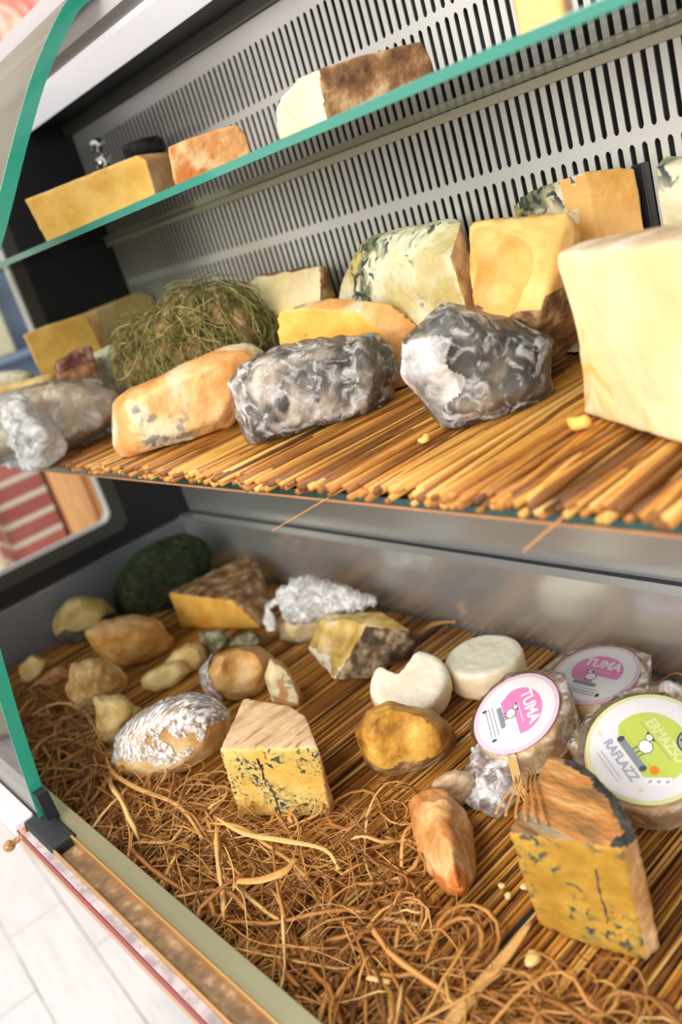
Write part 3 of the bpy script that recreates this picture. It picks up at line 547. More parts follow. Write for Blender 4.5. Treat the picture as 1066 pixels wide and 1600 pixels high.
 'golden_round': [[(-755,476,0),(-754,478,20),(-751,481,0),(-749,484,30),(-745,460,0),(-744,462,36),(-744,491,38),(-742,494,0),(-741,465,0),(-738,470,47),(-733,506,39),(-732,478,57),(-730,481,0),(-730,511,0),(-727,441,14),(-726,443,56),(-723,447,0),(-722,521,28),(-719,451,69),(-719,497,59),(-715,502,0),(-715,531,0),(-714,533,18),(-713,461,80),(-710,464,0),(-708,542,0),(-707,543,0),(-706,515,46),(-701,433,34),(-700,435,69),(-698,482,82),(-697,438,15),(-697,527,0),(-696,529,34),(-695,442,80),(-694,487,0),(-689,450,89),(-688,540,0),(-688,540,9),(-687,453,2),(-683,502,67),(-682,430,48),(-681,432,76),(-679,434,33),(-677,437,85),(-677,467,91),(-673,472,0),(-673,516,0),(-672,443,92),(-672,518,54),(-671,446,22),(-664,484,78),(-663,530,1),(-663,531,26),(-662,458,94),(-660,461,19),(-656,496,5),(-655,498,67),(-653,471,83),(-648,508,23),(-647,508,43),(-646,480,25),(-645,482,75),(-639,490,39),(-639,490,56)],],
 'pink_log': [[(-629,433,0),(-621,414,22),(-607,412,38),(-591,427,45),(-587,383,12),(-581,432,45),(-581,445,0),(-578,407,47),(-564,370,0),(-559,430,30),(-543,411,0),(-534,361,5),(-530,407,22),(-524,356,0),(-513,368,50),(-511,367,0),(-505,377,12),(-496,351,40),(-494,352,30)],],
 'pink_lump': [[(-628,460,8),(-625,450,15),(-625,465,13),(-621,456,22),(-620,471,16),(-618,440,25),(-618,475,0),(-615,465,27),(-615,478,16),(-613,447,33),(-613,481,0),(-612,469,0),(-610,486,8),(-609,487,2),(-608,475,26),(-606,436,33),(-606,457,38),(-606,478,0),(-602,442,40),(-602,462,0),(-601,485,16),(-599,486,7),(-598,468,37),(-596,437,38),(-596,450,45),(-595,471,0),(-593,441,43),(-593,455,0),(-590,480,26),(-589,460,44),(-588,447,46),(-588,481,16),(-587,463,7),(-586,450,14),(-583,454,46),(-582,456,20),(-582,470,34),(-581,471,25),(-578,461,39),(-578,462,32)],],
 'bagged_white': [[(-1355,368,404),(-1350,400,408),(-1345,346,403),(-1341,389,462),(-1340,415,450),(-1335,397,396),(-1335,421,403),(-1327,370,469),(-1322,439,454),(-1321,379,395),(-1317,422,467),(-1311,356,410),(-1311,456,398),(-1307,461,459),(-1301,444,390),(-1300,408,476),(-1297,376,466),(-1296,452,474),(-1294,479,390),(-1291,384,403),(-1288,488,455),(-1282,434,388),(-1281,497,397),(-1278,476,380),(-1277,378,418),(-1276,442,483),(-1274,408,472),(-1270,488,468),(-1270,512,445),(-1267,392,458),(-1267,517,406),(-1263,399,413),(-1261,501,389),(-1261,525,430),(-1260,526,417),(-1258,430,397),(-1256,470,380),(-1253,437,478),(-1251,415,462),(-1247,484,477),(-1246,522,454),(-1240,431,409),(-1240,529,401),(-1236,436,467),(-1236,461,386),(-1236,498,386),(-1233,540,435),(-1232,541,417),(-1228,472,472),(-1224,453,401),(-1220,484,396),(-1219,522,461),(-1218,461,463),(-1213,531,401),(-1212,470,408),(-1205,505,459),(-1204,543,439),(-1203,544,418),(-1202,484,453),(-1200,512,408),(-1198,489,417),(-1193,497,440),(-1192,498,427),(-1192,522,440),(-1191,524,423)],],
 'orange_log': [[(-1074,490,401),(-1072,493,387),(-1071,463,399),(-1071,495,419),(-1069,466,380),(-1067,469,423),(-1066,500,434),(-1065,503,382),(-1061,477,443),(-1059,479,380),(-1057,514,441),(-1054,440,400),(-1052,444,380),(-1049,447,428),(-1048,495,452),(-1043,456,450),(-1041,459,380),(-1038,540,380),(-1030,551,447),(-1028,477,461),(-1023,531,380),(-1021,441,408),(-1018,444,390),(-1017,446,432),(-1014,574,380),(-1012,546,461),(-1011,454,450),(-1009,457,383),(-1004,588,450),(-999,471,459),(-999,517,380),(-995,600,447),(-995,601,411),(-990,452,417),(-989,455,404),(-989,577,380),(-989,608,437),(-987,456,433),(-987,535,470),(-984,462,447),(-982,464,399),(-977,595,465),(-975,474,453),(-974,505,380),(-965,612,461),(-964,520,467),(-963,614,411),(-961,571,380),(-958,498,396),(-956,624,447),(-950,508,459),(-947,591,475),(-943,550,380),(-935,530,396),(-933,610,470),(-932,612,415),(-930,567,471),(-926,542,462),(-924,623,455),(-919,583,467),(-918,553,459),(-918,585,420),(-917,554,425),(-913,561,450),(-911,594,454)],],
 'ash_log': [[(-850,542,409),(-849,543,386),(-848,544,435),(-846,548,380),(-845,522,411),(-844,522,383),(-843,524,442),(-842,553,443),(-840,529,380),(-836,534,452),(-832,499,415),(-831,499,382),(-830,502,450),(-828,573,451),(-826,507,380),(-824,579,452),(-823,580,380),(-821,513,462),(-818,559,462),(-813,566,463),(-813,567,380),(-804,496,420),(-803,497,393),(-803,609,446),(-802,499,450),(-801,542,473),(-801,610,380),(-799,503,385),(-796,549,473),(-795,509,460),(-795,550,380),(-788,602,456),(-786,604,380),(-786,632,380),(-785,633,441),(-782,499,424),(-782,500,403),(-781,501,448),(-779,642,438),(-778,505,396),(-778,532,469),(-778,644,383),(-775,509,456),(-774,538,470),(-773,539,385),(-772,651,426),(-771,652,405),(-767,589,466),(-767,630,380),(-766,632,449),(-765,592,380),(-762,528,463),(-759,643,445),(-758,533,464),(-758,534,396),(-758,644,380),(-751,653,431),(-750,572,463),(-750,655,406),(-748,575,381),(-744,622,380),(-743,623,458),(-739,560,459),(-738,562,393),(-734,636,454),(-733,638,380),(-730,600,380),(-729,601,456),(-726,648,437),(-724,650,408),(-723,582,389),(-723,583,453),(-722,611,453),(-721,613,390),(-717,591,451),(-716,592,400),(-715,621,439),(-714,623,415),(-711,599,440),(-710,600,420)],],
 'film_pyramid': [[(-600,579,423),(-598,581,447),(-597,560,428),(-596,584,406),(-595,562,458),(-593,588,450),(-592,566,406),(-591,590,386),(-588,572,462),(-586,539,433),(-586,574,381),(-586,598,381),(-584,542,468),(-581,546,409),(-581,605,458),(-579,584,380),(-579,608,380),(-576,553,472),(-576,612,451),(-575,555,380),(-572,594,472),(-570,597,380),(-567,532,437),(-567,567,380),(-566,603,464),(-565,534,465),(-563,631,439),(-562,538,416),(-559,577,484),(-559,637,380),(-558,543,469),(-557,545,392),(-556,581,380),(-553,645,425),(-552,588,474),(-550,531,438),(-550,555,385),(-550,626,448),(-550,648,387),(-549,533,459),(-547,536,422),(-547,652,418),(-544,540,462),(-544,564,479),(-544,634,380),(-543,542,404),(-541,567,382),(-538,549,399),(-538,572,471),(-536,644,430),(-533,555,470),(-533,614,456),(-533,649,382),(-531,558,397),(-530,654,421),(-528,562,463),(-526,623,380),(-522,594,456),(-518,635,436),(-517,602,384),(-516,579,452),(-514,640,381),(-512,584,398),(-510,646,426),(-509,612,439),(-507,592,439),(-506,616,393),(-505,595,405),(-503,621,430),(-502,599,433)],],
 'big_block': [[(-439,579,380),(-436,578,510),(-431,575,516),(-418,602,516),(-411,632,380),(-233,597,520),(-228,471,380),(-195,454,520),(-173,578,380),(-149,543,520)],],
 'orange_chunk': [[(-642,738,537),(-580,644,505),(-579,654,543),(-578,633,470),(-578,665,380),(-575,738,380),(-573,659,544),(-569,742,393),(-559,742,523),(-550,742,502),(-549,696,405),(-523,717,410),(-516,696,438),(-507,654,486),(-500,633,459),(-495,691,531),(-491,702,513)],],
 'gorgonzola': [[(-947,781,478),(-882,728,380),(-882,728,486),(-869,802,545),(-850,728,521),(-824,738,546),(-811,749,548),(-744,812,380),(-744,812,541),(-731,749,548),(-685,749,545),(-679,738,380),(-659,717,451),(-654,728,541),(-645,690,514),(-642,717,494),(-641,690,380),(-641,690,466)],],
 'orange_half': [[(-886,611,380),(-883,613,457),(-871,618,497),(-866,620,501),(-864,643,380),(-860,645,457),(-848,650,497),(-843,652,501),(-833,635,497),(-810,667,497),(-775,661,477),(-762,667,380),(-757,669,418),(-754,670,446),(-752,693,477),(-739,699,380),(-734,701,418),(-731,703,446)],],
 'white_wedge': [[(-1121,793,530),(-1096,742,529),(-1065,742,534),(-1016,711,380),(-1016,711,481),(-988,711,484),(-985,803,380),(-985,803,476),(-984,803,521),(-924,752,380),(-924,752,482),(-918,742,529),(-917,752,522),(-913,721,488)],],
 'back_blue': [[(-618,772,380),(-618,772,541),(-604,769,380),(-604,769,550),(-547,759,380),(-547,759,556),(-519,761,380),(-519,761,556),(-494,786,380),(-494,786,551),(-486,793,380),(-486,793,497),(-484,796,380),(-484,796,546)],],
 'right_blue': [[(-452,790,548),(-443,745,380),(-438,745,546),(-436,755,549),(-420,760,548),(-388,790,380),(-388,790,539),(-374,745,380),(-374,760,540)],],
 'hay_round': [[(-1128,612,476),(-1127,612,454),(-1126,585,476),(-1125,586,445),(-1121,615,380),(-1119,591,380),(-1119,623,507),(-1114,601,517),(-1112,634,444),(-1110,562,477),(-1110,563,441),(-1109,637,519),(-1107,634,380),(-1105,570,380),(-1104,615,431),(-1101,620,534),(-1100,617,380),(-1099,652,524),(-1097,581,524),(-1086,597,426),(-1086,640,540),(-1083,601,380),(-1083,674,517),(-1081,603,543),(-1079,561,481),(-1079,562,451),(-1078,682,441),(-1077,569,380),(-1076,677,380),(-1071,692,504),(-1068,576,521),(-1067,696,485),(-1065,625,550),(-1065,670,532),(-1063,695,380),(-1063,702,451),(-1062,704,470),(-1059,590,438),(-1059,595,380),(-1058,676,380),(-1057,681,426),(-1055,595,536),(-1051,570,485),(-1051,571,464),(-1048,695,513),(-1044,581,513),(-1043,701,487),(-1042,614,542),(-1041,660,540),(-1040,701,380),(-1039,596,380),(-1038,708,440),(-1037,591,455),(-1035,594,524),(-1035,668,380),(-1035,712,467),(-1032,671,421),(-1025,608,529),(-1021,643,534),(-1021,687,519),(-1019,651,380),(-1016,694,490),(-1015,696,380),(-1014,653,434),(-1011,636,380),(-1010,629,523),(-1010,703,436),(-1007,707,467),(-1005,635,451),(-1004,666,517),(-1002,675,380),(-1000,672,492),(-998,645,510),(-995,649,493),(-995,679,447),(-993,682,472),(-992,654,461),(-990,657,479)],[(-1231,588,461),(-1229,591,480),(-1227,589,380),(-1225,596,449),(-1224,573,455),(-1223,599,501),(-1222,577,481),(-1221,575,380),(-1221,596,380),(-1216,584,438),(-1215,610,509),(-1214,585,380),(-1214,588,510),(-1209,559,453),(-1208,619,447),(-1207,562,380),(-1206,617,380),(-1205,563,483),(-1203,603,521),(-1203,627,510),(-1200,571,434),(-1200,631,464),(-1199,574,380),(-1199,628,380),(-1197,576,516),(-1194,639,498),(-1193,614,380),(-1193,616,435),(-1186,555,459),(-1186,559,380),(-1186,627,522),(-1184,593,529),(-1183,559,485),(-1183,629,380),(-1182,633,459),(-1179,568,380),(-1178,566,444),(-1176,569,513),(-1175,607,380),(-1174,643,506),(-1173,608,431),(-1167,557,468),(-1165,560,486),(-1165,584,524),(-1165,621,530),(-1164,568,380),(-1163,624,380),(-1161,565,457),(-1160,567,506),(-1160,627,458),(-1159,596,380),(-1156,597,441),(-1152,578,514),(-1152,639,511),(-1150,588,380),(-1149,611,380),(-1148,607,524),(-1145,587,455),(-1145,613,464),(-1140,595,514),(-1137,598,471),(-1137,623,509),(-1132,606,503)],],
 'crust_wedge': [[(-1505,553,546),(-1503,559,380),(-1503,559,484),(-1499,574,549),(-1495,584,483),(-1477,544,546),(-1475,550,380),(-1475,550,484),(-1473,654,549),(-1471,659,380),(-1471,659,541),(-1470,565,549),(-1470,661,495),(-1467,575,483),(-1444,645,549),(-1443,649,541),(-1442,650,380),(-1442,652,495)],],
 'plain_wedge': [[(-1553,803,538),(-1553,808,380),(-1553,809,503),(-1551,785,550),(-1544,701,548),(-1543,696,380),(-1543,696,487),(-1542,679,545),(-1504,813,503),(-1503,808,538),(-1503,812,380),(-1501,789,550),(-1494,700,380),(-1494,700,487),(-1494,705,548),(-1492,684,545)],],
 'crusty_slice': [[(-1325,511,380),(-1325,511,470),(-1324,515,502),(-1314,546,506),(-1310,558,380),(-1310,558,467),(-1306,569,507),(-1292,500,380),(-1292,500,470),(-1291,504,502),(-1281,535,506),(-1277,547,380),(-1277,548,467),(-1273,559,507)],],
 'mossy_round': [[(-1364,575,455),(-1363,562,452),(-1363,576,466),(-1361,564,467),(-1360,576,380),(-1359,565,380),(-1359,581,475),(-1356,571,479),(-1355,552,451),(-1354,554,468),(-1352,556,380),(-1350,595,482),(-1348,562,482),(-1343,590,488),(-1341,606,440),(-1340,553,455),(-1340,604,380),(-1339,555,469),(-1339,557,380),(-1335,615,484),(-1334,561,481),(-1334,616,447),(-1333,614,380),(-1332,584,493),(-1332,606,431),(-1331,604,380),(-1330,622,475),(-1326,559,459),(-1326,562,380),(-1325,560,470),(-1323,618,492),(-1322,565,478),(-1322,617,380),(-1322,620,441),(-1321,580,490),(-1320,601,380),(-1319,602,427),(-1316,628,479),(-1312,578,485),(-1311,595,380),(-1310,595,434),(-1310,616,380),(-1309,617,497),(-1308,619,438),(-1307,589,380),(-1304,589,445),(-1302,608,380),(-1301,608,494),(-1301,628,482),(-1300,598,380),(-1300,610,443),(-1298,598,488),(-1297,599,451),(-1294,618,481),(-1293,605,478)],],
 'pale_far': [[(-1492,448,457),(-1491,449,471),(-1491,464,458),(-1490,464,469),(-1487,453,380),(-1486,454,380),(-1486,467,380),(-1485,437,456),(-1484,438,472),(-1484,474,479),(-1482,462,485),(-1481,443,380),(-1480,444,380),(-1480,476,380),(-1474,453,489),(-1470,493,453),(-1468,441,459),(-1468,493,380),(-1468,496,476),(-1467,442,473),(-1465,446,380),(-1465,447,380),(-1465,496,380),(-1463,488,448),(-1462,489,380),(-1460,493,480),(-1458,454,486),(-1452,483,447),(-1452,484,380),(-1450,451,462),(-1450,452,472),(-1450,456,380),(-1449,456,380),(-1448,488,483),(-1446,527,451),(-1445,524,380),(-1444,461,482),(-1443,527,380),(-1443,530,472),(-1442,528,380),(-1442,532,466),(-1440,480,451),(-1440,482,380),(-1436,485,482),(-1432,481,380),(-1431,531,380),(-1430,479,457),(-1430,484,380),(-1430,535,446),(-1428,483,479),(-1428,535,380),(-1427,538,380),(-1427,540,475),(-1425,543,467),(-1416,533,380),(-1413,538,380),(-1413,538,444),(-1411,541,380),(-1410,511,380),(-1410,524,380),(-1410,543,478),(-1408,514,380),(-1408,527,380),(-1408,546,469),(-1407,513,455),(-1407,515,380),(-1406,527,449),(-1406,530,380),(-1404,516,475),(-1403,518,470),(-1403,531,477),(-1401,534,469)],],
 'grey_far': [[(-1546,477,492),(-1545,478,480),(-1544,465,495),(-1543,467,478),(-1542,479,380),(-1541,468,380),(-1541,481,380),(-1539,470,380),(-1536,456,498),(-1536,490,498),(-1535,458,478),(-1532,462,380),(-1531,483,503),(-1521,477,506),(-1520,458,497),(-1519,459,480),(-1518,463,380),(-1517,517,492),(-1516,516,380),(-1512,522,380),(-1512,524,469),(-1510,524,380),(-1510,527,483),(-1507,476,504),(-1505,465,495),(-1505,468,380),(-1505,469,380),(-1505,518,380),(-1505,520,494),(-1504,466,483),(-1499,527,380),(-1498,529,463),(-1496,478,500),(-1496,530,380),(-1495,534,482),(-1491,519,497),(-1485,527,380),(-1483,530,461),(-1482,531,380),(-1481,512,496),(-1480,503,380),(-1480,535,483),(-1478,519,380),(-1477,504,494),(-1476,509,380),(-1475,521,465),(-1475,523,380),(-1474,512,380),(-1473,510,472),(-1472,525,484),(-1471,513,486)],],
 'top_wedge': [[(-1318,622,727),(-1310,626,662),(-1310,626,665),(-1270,545,727),(-1263,550,662),(-1263,550,665),(-1155,723,731),(-1149,727,662),(-1148,728,683),(-1146,729,721),(-1108,647,731),(-1101,651,662),(-1101,651,683),(-1098,653,721)],],
 'rind_end': [[(-998,622,662),(-998,622,675),(-995,627,712),(-969,669,714),(-951,698,713),(-947,703,662),(-947,704,691),(-947,704,701),(-939,585,662),(-939,585,675),(-936,590,712),(-909,632,714),(-891,661,713),(-888,666,662),(-888,667,691),(-888,667,701)],],
 'brown_wedge': [[(-671,645,662),(-671,645,706),(-668,537,662),(-668,537,672),(-665,538,662),(-665,538,688),(-656,542,696),(-635,549,705),(-622,670,703),(-619,555,662),(-619,555,675),(-619,674,662),(-617,558,706),(-593,600,706),(-570,640,703),(-567,644,662),(-567,644,687)],],
 'top_orange': [[(-484,660,732),(-468,640,662),(-440,600,720),(-434,660,662),(-434,660,713),(-425,580,662),(-425,580,678),(-398,590,677),(-396,590,662),(-394,600,703)],],
}
RIDGE = (0.6507, 0.3496, -0.674)
DENT = {'dented_round': (-0.981, 0.461, 0.065), 'golden_round': (-0.626, 0.437, 0.082), 'chunk_a': (-0.54, 0.634, 0.507), 'chunk_b': (-0.551, 0.63, 0.483), 'chunk_c': (-0.557, 0.638, 0.529), 'bark': (-0.932, 0.588, 0.058), 'block': (-0.468, 0.608, 0.445), 'half_wheel': (-1.365, 0.56, 0.029)}
# ------------------------------------------------------------------ cheeses
def P(name):
    return [[Vector(p) / 1000 for p in g] for g in PTS[name]]
def origin(groups, z0):
    a = [p for g in groups for p in g]; n = len(a)
    return Vector((sum(p.x for p in a) / n, sum(p.y for p in a) / n, z0))
def body(key, z0, voxel=.0024, smooth=9, layers=((.0012, 60, 'n'), (.0006, 160, 'n')), seed=1, dents=(), sink=0.0):
    g = P(key); o = origin(g, z0); bm = bmesh.new()
    for pts in g:
        b2 = bmesh.new(); hull(b2, [p - o for p in pts])
        me = bpy.data.meshes.new('t'); b2.to_mesh(me); b2.free(); bm.from_mesh(me); bpy.data.meshes.remove(me)
    dd = [(Vector(c) - o, r, k) for c, r, k in dents]
    return solid(bm, voxel, smooth, layers, seed, (), dd, z0=0.0003), o
def facing(d, lim=.7, extra=None):
    d = Vector(d).normalized()
    return (lambda n, c: n.dot(d) > lim and (extra is None or extra(n, c)))
def cheese(key, name, label, cat, z0, tests, names, mats, group=None, **kw):
    """a cheese split into named regions (cut paste, rind ...), each region a part"""
    b, o = body(key, z0, **kw)
    t = thing(name, label, cat, o, group)
    for nm, mt, bm in zip(names, mats, split(b, tests) if tests else [b]):
        if len(bm.faces): obj(nm, bm, mt, t)
        else: bm.free()
    return t
def lump(key, name, label, cat, z0, mt, group=None, **kw):
    b, o = body(key, z0, **kw)
    return tag(obj(name, b, mt, loc=o), label, cat, group)
def film_over(t_or_o, bmsrc, mt, push=.0016, layers=((.0022, 45, 'r'), (.0008, 120, 'r')), seed=3, keep=None, name='cling_film'):
    b = bmsrc
    if keep:
        b.normal_update(); bmesh.ops.delete(b, geom=[f for f in b.faces if not keep(f.normal, f.calc_center_median())], context='FACES')
    b.normal_update()
    for v in b.verts: v.co += v.normal * push
    rough(b, [(a, s, k) for a, s, k in layers], seed)
    for v in b.verts: v.co.z = max(v.co.z, .0002)
    return obj(name, b, mt, t_or_o)
def smooth_profile3(Pn, n):
    out = []
    for i in range(len(Pn) - 1):
        p0, p1, p2, p3 = Pn[max(i-1, 0)], Pn[i], Pn[i+1], Pn[min(i+2, len(Pn)-1)]
        for k in range(n):
            t = k / n; out.append(.5 * (2*p1 + (p2-p0)*t + (2*p0-5*p1+4*p2-p3)*t*t + (3*p1-p0-3*p2+p3)*t**3))
    return out + [Pn[-1]]
SH, GL = .380, .6622
CH = 'cheese'
# --- tray, back rows
up = (0, 0, 1)
cheese('half_wheel', 'cheese_half_wheel', 'half wheel with rough brown rind and smooth yellow cut face in the tray corner', CH, 0,
       [facing((.10, -1, .1), .72), facing(up, .6)], ['paste', 'top_rind', 'side_rind'], [F['gold'], F['brown'], F['brown']], seed=4, layers=((.0008, 40, 'n'), (.0005, 140, 'n')), dents=[(DENT['half_wheel'], .020, .95)])
m_, o_ = body('mushroom_cheese', 0, seed=5, layers=((.002, 30, 'n'),))
t = thing('mushroom_shaped_cheese', 'pale mushroom-shaped cheese with dusky underside against the left tray wall', CH, o_)
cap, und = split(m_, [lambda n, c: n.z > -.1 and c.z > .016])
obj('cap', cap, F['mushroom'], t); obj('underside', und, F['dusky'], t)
cheese('tan_chunk', 'cheese_chunk', 'orange-brown broken chunk with a smooth tan top, in front of the hay-covered ball', CH, 0, [lambda n, c: n.z < .42 and n.dot(Vector((.45, -.9, 0))) > -.1], ['broken_face', 'skin'], [F['broken_orange'], F['tan']], seed=6, smooth=3, layers=((.003, 26, 'n'), (.001, 90, 'n'), (.0016, 40, 'r')))
lump('pale_nub', 'cheese_nub', 'small pale angular nub of cheese nearest the left tray wall', CH, 0, F['pale'], seed=7, smooth=1, voxel=.0018, layers=((.0012, 60, 'n'),))
lump('red_scrap', 'rind_scrap', 'small reddish flat scrap beside the pale nub', 'rind', 0, F['red'], seed=8, smooth=1, voxel=.0016, layers=((.0016, 80, 'n'),))
lump('yellow_lump', 'cheese_lump', 'rounded yellowish lump with a notched top, in front of the orange-brown chunk', CH, 0, F['lump'], seed=9, smooth=5, layers=((.006, 30, 'n'), (.003, 60, 'r'), (.001, 110, 'n')))
lump('small_wedge', 'cheese_piece', 'small yellow broken piece tucked behind the film-wrapped oval cheese', CH, 0, F['pale'], seed=10, smooth=2, layers=((.005, 36, 'n'), (.002, 70, 'r'), (.001, 110, 'n')))
lump('pear_cheese', 'pear_cheese', 'smooth pear-shaped cheese lying on its side left of the dented round', CH, 0, F['pale'], seed=11, smooth=7, voxel=.002, layers=((.0008, 40, 'n'),))
lump('moldy_bit', 'mouldy_fragment', 'small dark green mouldy fragment below the half wheel', CH, 0, F['moss'], seed=12, voxel=.0018, smooth=1, layers=((.002, 60, 'n'),))
lump('moldy_crumb', 'mouldy_fragment', 'flat brownish mouldy fragment between the half wheel and the dented round', CH, 0, F['moss'], seed=13, voxel=.0018, smooth=1, layers=((.002, 60, 'n'),))
# dented round with a bit of film on its left
b, o = body('dented_round', 0, smooth=6, seed=14, layers=((.0016, 40, 'n'), (.0006, 120, 'n')), dents=[(DENT['dented_round'], .034, .95)])
t = thing('dented_cheese', 'round tan cheese with a deep hollow in its top, partly in film', CH, o)
film_over(t, b.copy(), F['silver_film'], keep=lambda n, c: c.x * .66 + c.y * .75 < -.024 + .012 * noise.noise(c * 60), seed=2)
obj('skin', b, F['dent'], t)
cheese('veined_piece', 'blue_cheese_piece', 'small white blue-veined piece leaning on the dented round cheese', CH, 0, [facing((.0, -.8, .5), .45)], ['paste', 'rind'], [F['blue_white'], F['tan']], seed=15, voxel=.0018, smooth=1, layers=((.002, 60, 'n'),))
# oval wrapped in shiny film
b, o = body('foil_oval', 0, smooth=6, seed=16, layers=((.0016, 30, 'n'),))
t = thing('wrapped_oval_cheese', 'oval tan cheese under shiny wrinkled cling film', CH, o)
film_over(t, b.copy(), F['silver_film'], keep=lambda n, c: n.z + .8 * c.x > .02 + .12 * noise.noise(c * 50), push=.001, layers=((.0016, 70, 'r'), (.0008, 150, 'r')), seed=5)
obj('skin', b, F['tan_skin'], t)
# yellow cheese with crumpled film
b, o = body('film_cheese', 0, smooth=4, seed=17, layers=((.003, 30, 'n'),))
t = thing('film_wrapped_cheese', 'yellow cheese under crumpled clear film behind the broken dark-rinded one', CH, o)
film_over(t, b.copy(), F['film'], seed=8)
obj('paste', b, F['pale'], t)
bm = bmesh.new(); hull(bm, [Vector(p) - o for p in ((-1.10, .630, .045), (-1.085, .622, .078), (-1.067, .650, .092), (-1.016, .645, .086), (-.966, .66, .066), (-.955, .685, .05), (-1.03, .69, .05), (-1.01, .62, .052), (-1.06, .605, .045))])
obj('crumpled_film', solid(bm, .0018, 1, ((.009, 55, 'r'), (.004, 130, 'r')), 4), F['milky'], t)
bm = bmesh.new(); tube(bm, [Vector(p) - o for p in ((-1.09, .632, .055), (-1.115, .628, .057), (-1.138, .619, .046), (-1.128, .607, .030), (-1.116, .598, .018))], [.008, .009, .007, .009, .006], 10, flat=.45)
obj('film_flap', solid(bm, .0014, 1, ((.003, 90, 'r'),), 6), F['milky'], t)
bko = origin(P('broken_bark'), 0)
def bark_side(n, c):                                   # right of the ridge that runs down the front
    return (c + bko - Vector((0, 0, .6))).dot(Vector(RIDGE)) > .002 * noise.noise(c * 90) and n.z < .86
cheese('broken_bark', 'broken_cheese', 'broken creamy cheese with dark speckled rind, left of the bitten white round', CH, 0,
       [bark_side, lambda n, c: c.z < .024 and n.z < .6], ['rind', 'white_edge', 'paste'], [F['dark_bark'], F['white'], F['broken']], seed=18, smooth=1, voxel=.002, layers=((.003, 34, 'n'), (.0016, 90, 'n')), dents=[(DENT['bark'], .036, .9)])
# --- two white rounds
def white_round(name, label, c, n, R, h, bite, seed):
    r = (.957, .242, -.158)
    t = thing(name, label, CH, (c[0], c[1], 0))
    b = disc(R, h, .010, 56, -.002); Fm = frame(n, r).to_4x4(); Fm.translation = Vector(c) - Vector((c[0], c[1], 0))
    bmesh.ops.transform(b, matrix=Fm, verts=b.verts)
    cut = []
    if bite:
        k = boxbm(-.10, .0, -.0, .060, -.06, .02); bmesh.ops.transform(k, matrix=Fm @ Matrix.Translation((-.016, .003, 0)) @ Matrix.Rotation(bite, 4, 'Z'), verts=k.verts); cut.append(k)
    b = solid(b, .002, 2, ((.0012, 34, 'n'), (.0007, 110, 'n')), seed, cut, z0=.0003)
    nn = Vector(n).normalized(); cc = Fm.translation
    def inner(nv, p):
        q = p - cc; q = q - nn * q.dot(nn); return nv.dot(nn) > .55 or (bite and q.length < R - .006 and nv.dot(nn) > -.5)
    top, side = split(b, [inner])
    obj('curd_face', top, F['white'], t); obj('skin', side, F['white_side'], t)
    return t
white_round('white_cheese_round', 'white fresh cheese round with a square notch bitten out of it', (-.750, .554, .0525), (.24, -.19, .95), .0495, .036, math.radians(-8), 21)
white_round('white_cheese_round', 'whole white fresh cheese round behind the notched one', (-.713, .648, .040), (.02, -.02, 1), .0495, .039, 0, 22)
# --- middle of the tray
cheese('golden_round', 'golden_cheese', 'golden brown hollowed cheese with a dark underside, below the notched white round', CH, 0,
       [lambda n, c: c.z < .030 + .014 * noise.noise(c * 45) and n.z < .6], ['rind', 'hollow_top'], [F['brown'], F['golden']], seed=23, smooth=4, layers=((.003, 26, 'n'), (.001, 100, 'n')), dents=[(DENT['golden_round'], .050, .9)])
T14n = (.466, -.885, 0)
t = cheese('blue_wedge', 'blue_cheese_wedge', 'tall blue-veined wedge with a pinkish tan top, beside the film-wrapped oval', CH, 0,
       [facing(T14n, .75), facing(up, .7)], ['paste', 'top_rind', 'side_rind'], [F['blue'], F['tan_top'], F['tan']], seed=24, smooth=1, layers=((.0007, 60, 'n'), (.0004, 170, 'n')))
# bark topped wedge: paste, bark, charcoal border, rind
BO = origin(P('bark_wedge'), 0)
top_pts = [p - BO for p in P('bark_wedge')[0] if p.z > .095]
tc = sum(top_pts, Vector()) / len(top_pts)
top_pts.sort(key=lambda p: math.atan2(p.y - tc.y, p.x - tc.x))
def border(n, c):                                      # charcoal line just inside the curved right edge of the top
    if n.z < .5: return False
    best = 9
    for a, b in zip(top_pts, top_pts[1:] + top_pts[:1]):
        if min(a.x + BO.x, b.x + BO.x) < -.448: continue          # left and front edges carry none
        if (b - a).normalized().dot(Vector((.947, .32, 0))) > .9: continue
        ab = b - a; t_ = max(0, min(1, (c - a).dot(ab) / ab.length_squared)); best = min(best, (Vector((c.x, c.y, 0)) - Vector((a.x, a.y, 0)) - Vector((ab.x, ab.y, 0)) * t_).length)
    return best < .0085 + .003 * noise.noise(c * 80)
t = cheese('bark_wedge', 'blue_cheese_wedge', 'golden blue wedge topped with orange bark, nearest the front of the tray', CH, 0,
       [facing((.32, -.947, .05), .72), border, facing(up, .55), facing((-.95, -.1, 0), .6)], ['paste', 'dark_border', 'bark_top', 'cut_side', 'side_rind'], [F['blue_gold'], F['char'], F['bark'], F['blue_gold'], F['tan']], seed=25, smooth=1, layers=((.0012, 45, 'n'), (.0007, 150, 'n')))
def vein(t, pts, rad):
    from mathutils.bvhtree import BVHTree
    o = [c for c in t.children if c.name.startswith('paste')][0]
    tr = BVHTree.FromPolygons([v.co for v in o.data.vertices], [list(p.vertices) for p in o.data.polygons])
    Q = []
    for p in smooth_profile3([Vector(p) - t.location for p in pts], 4):
        loc, n, _, _ = tr.find_nearest(p); Q.append(loc + n * .0001)
    bm = bmesh.new(); tube(bm, Q, [rad * (.5 + .8 * abs(math.sin(1 + i * 1.7))) for i in range(len(Q))], 6, 0, .4)
    obj('blue_vein', bm, F['char'], t)
blues = [o for o in C.objects if o.get('category') == CH and o.name.startswith('blue_cheese_wedge')]
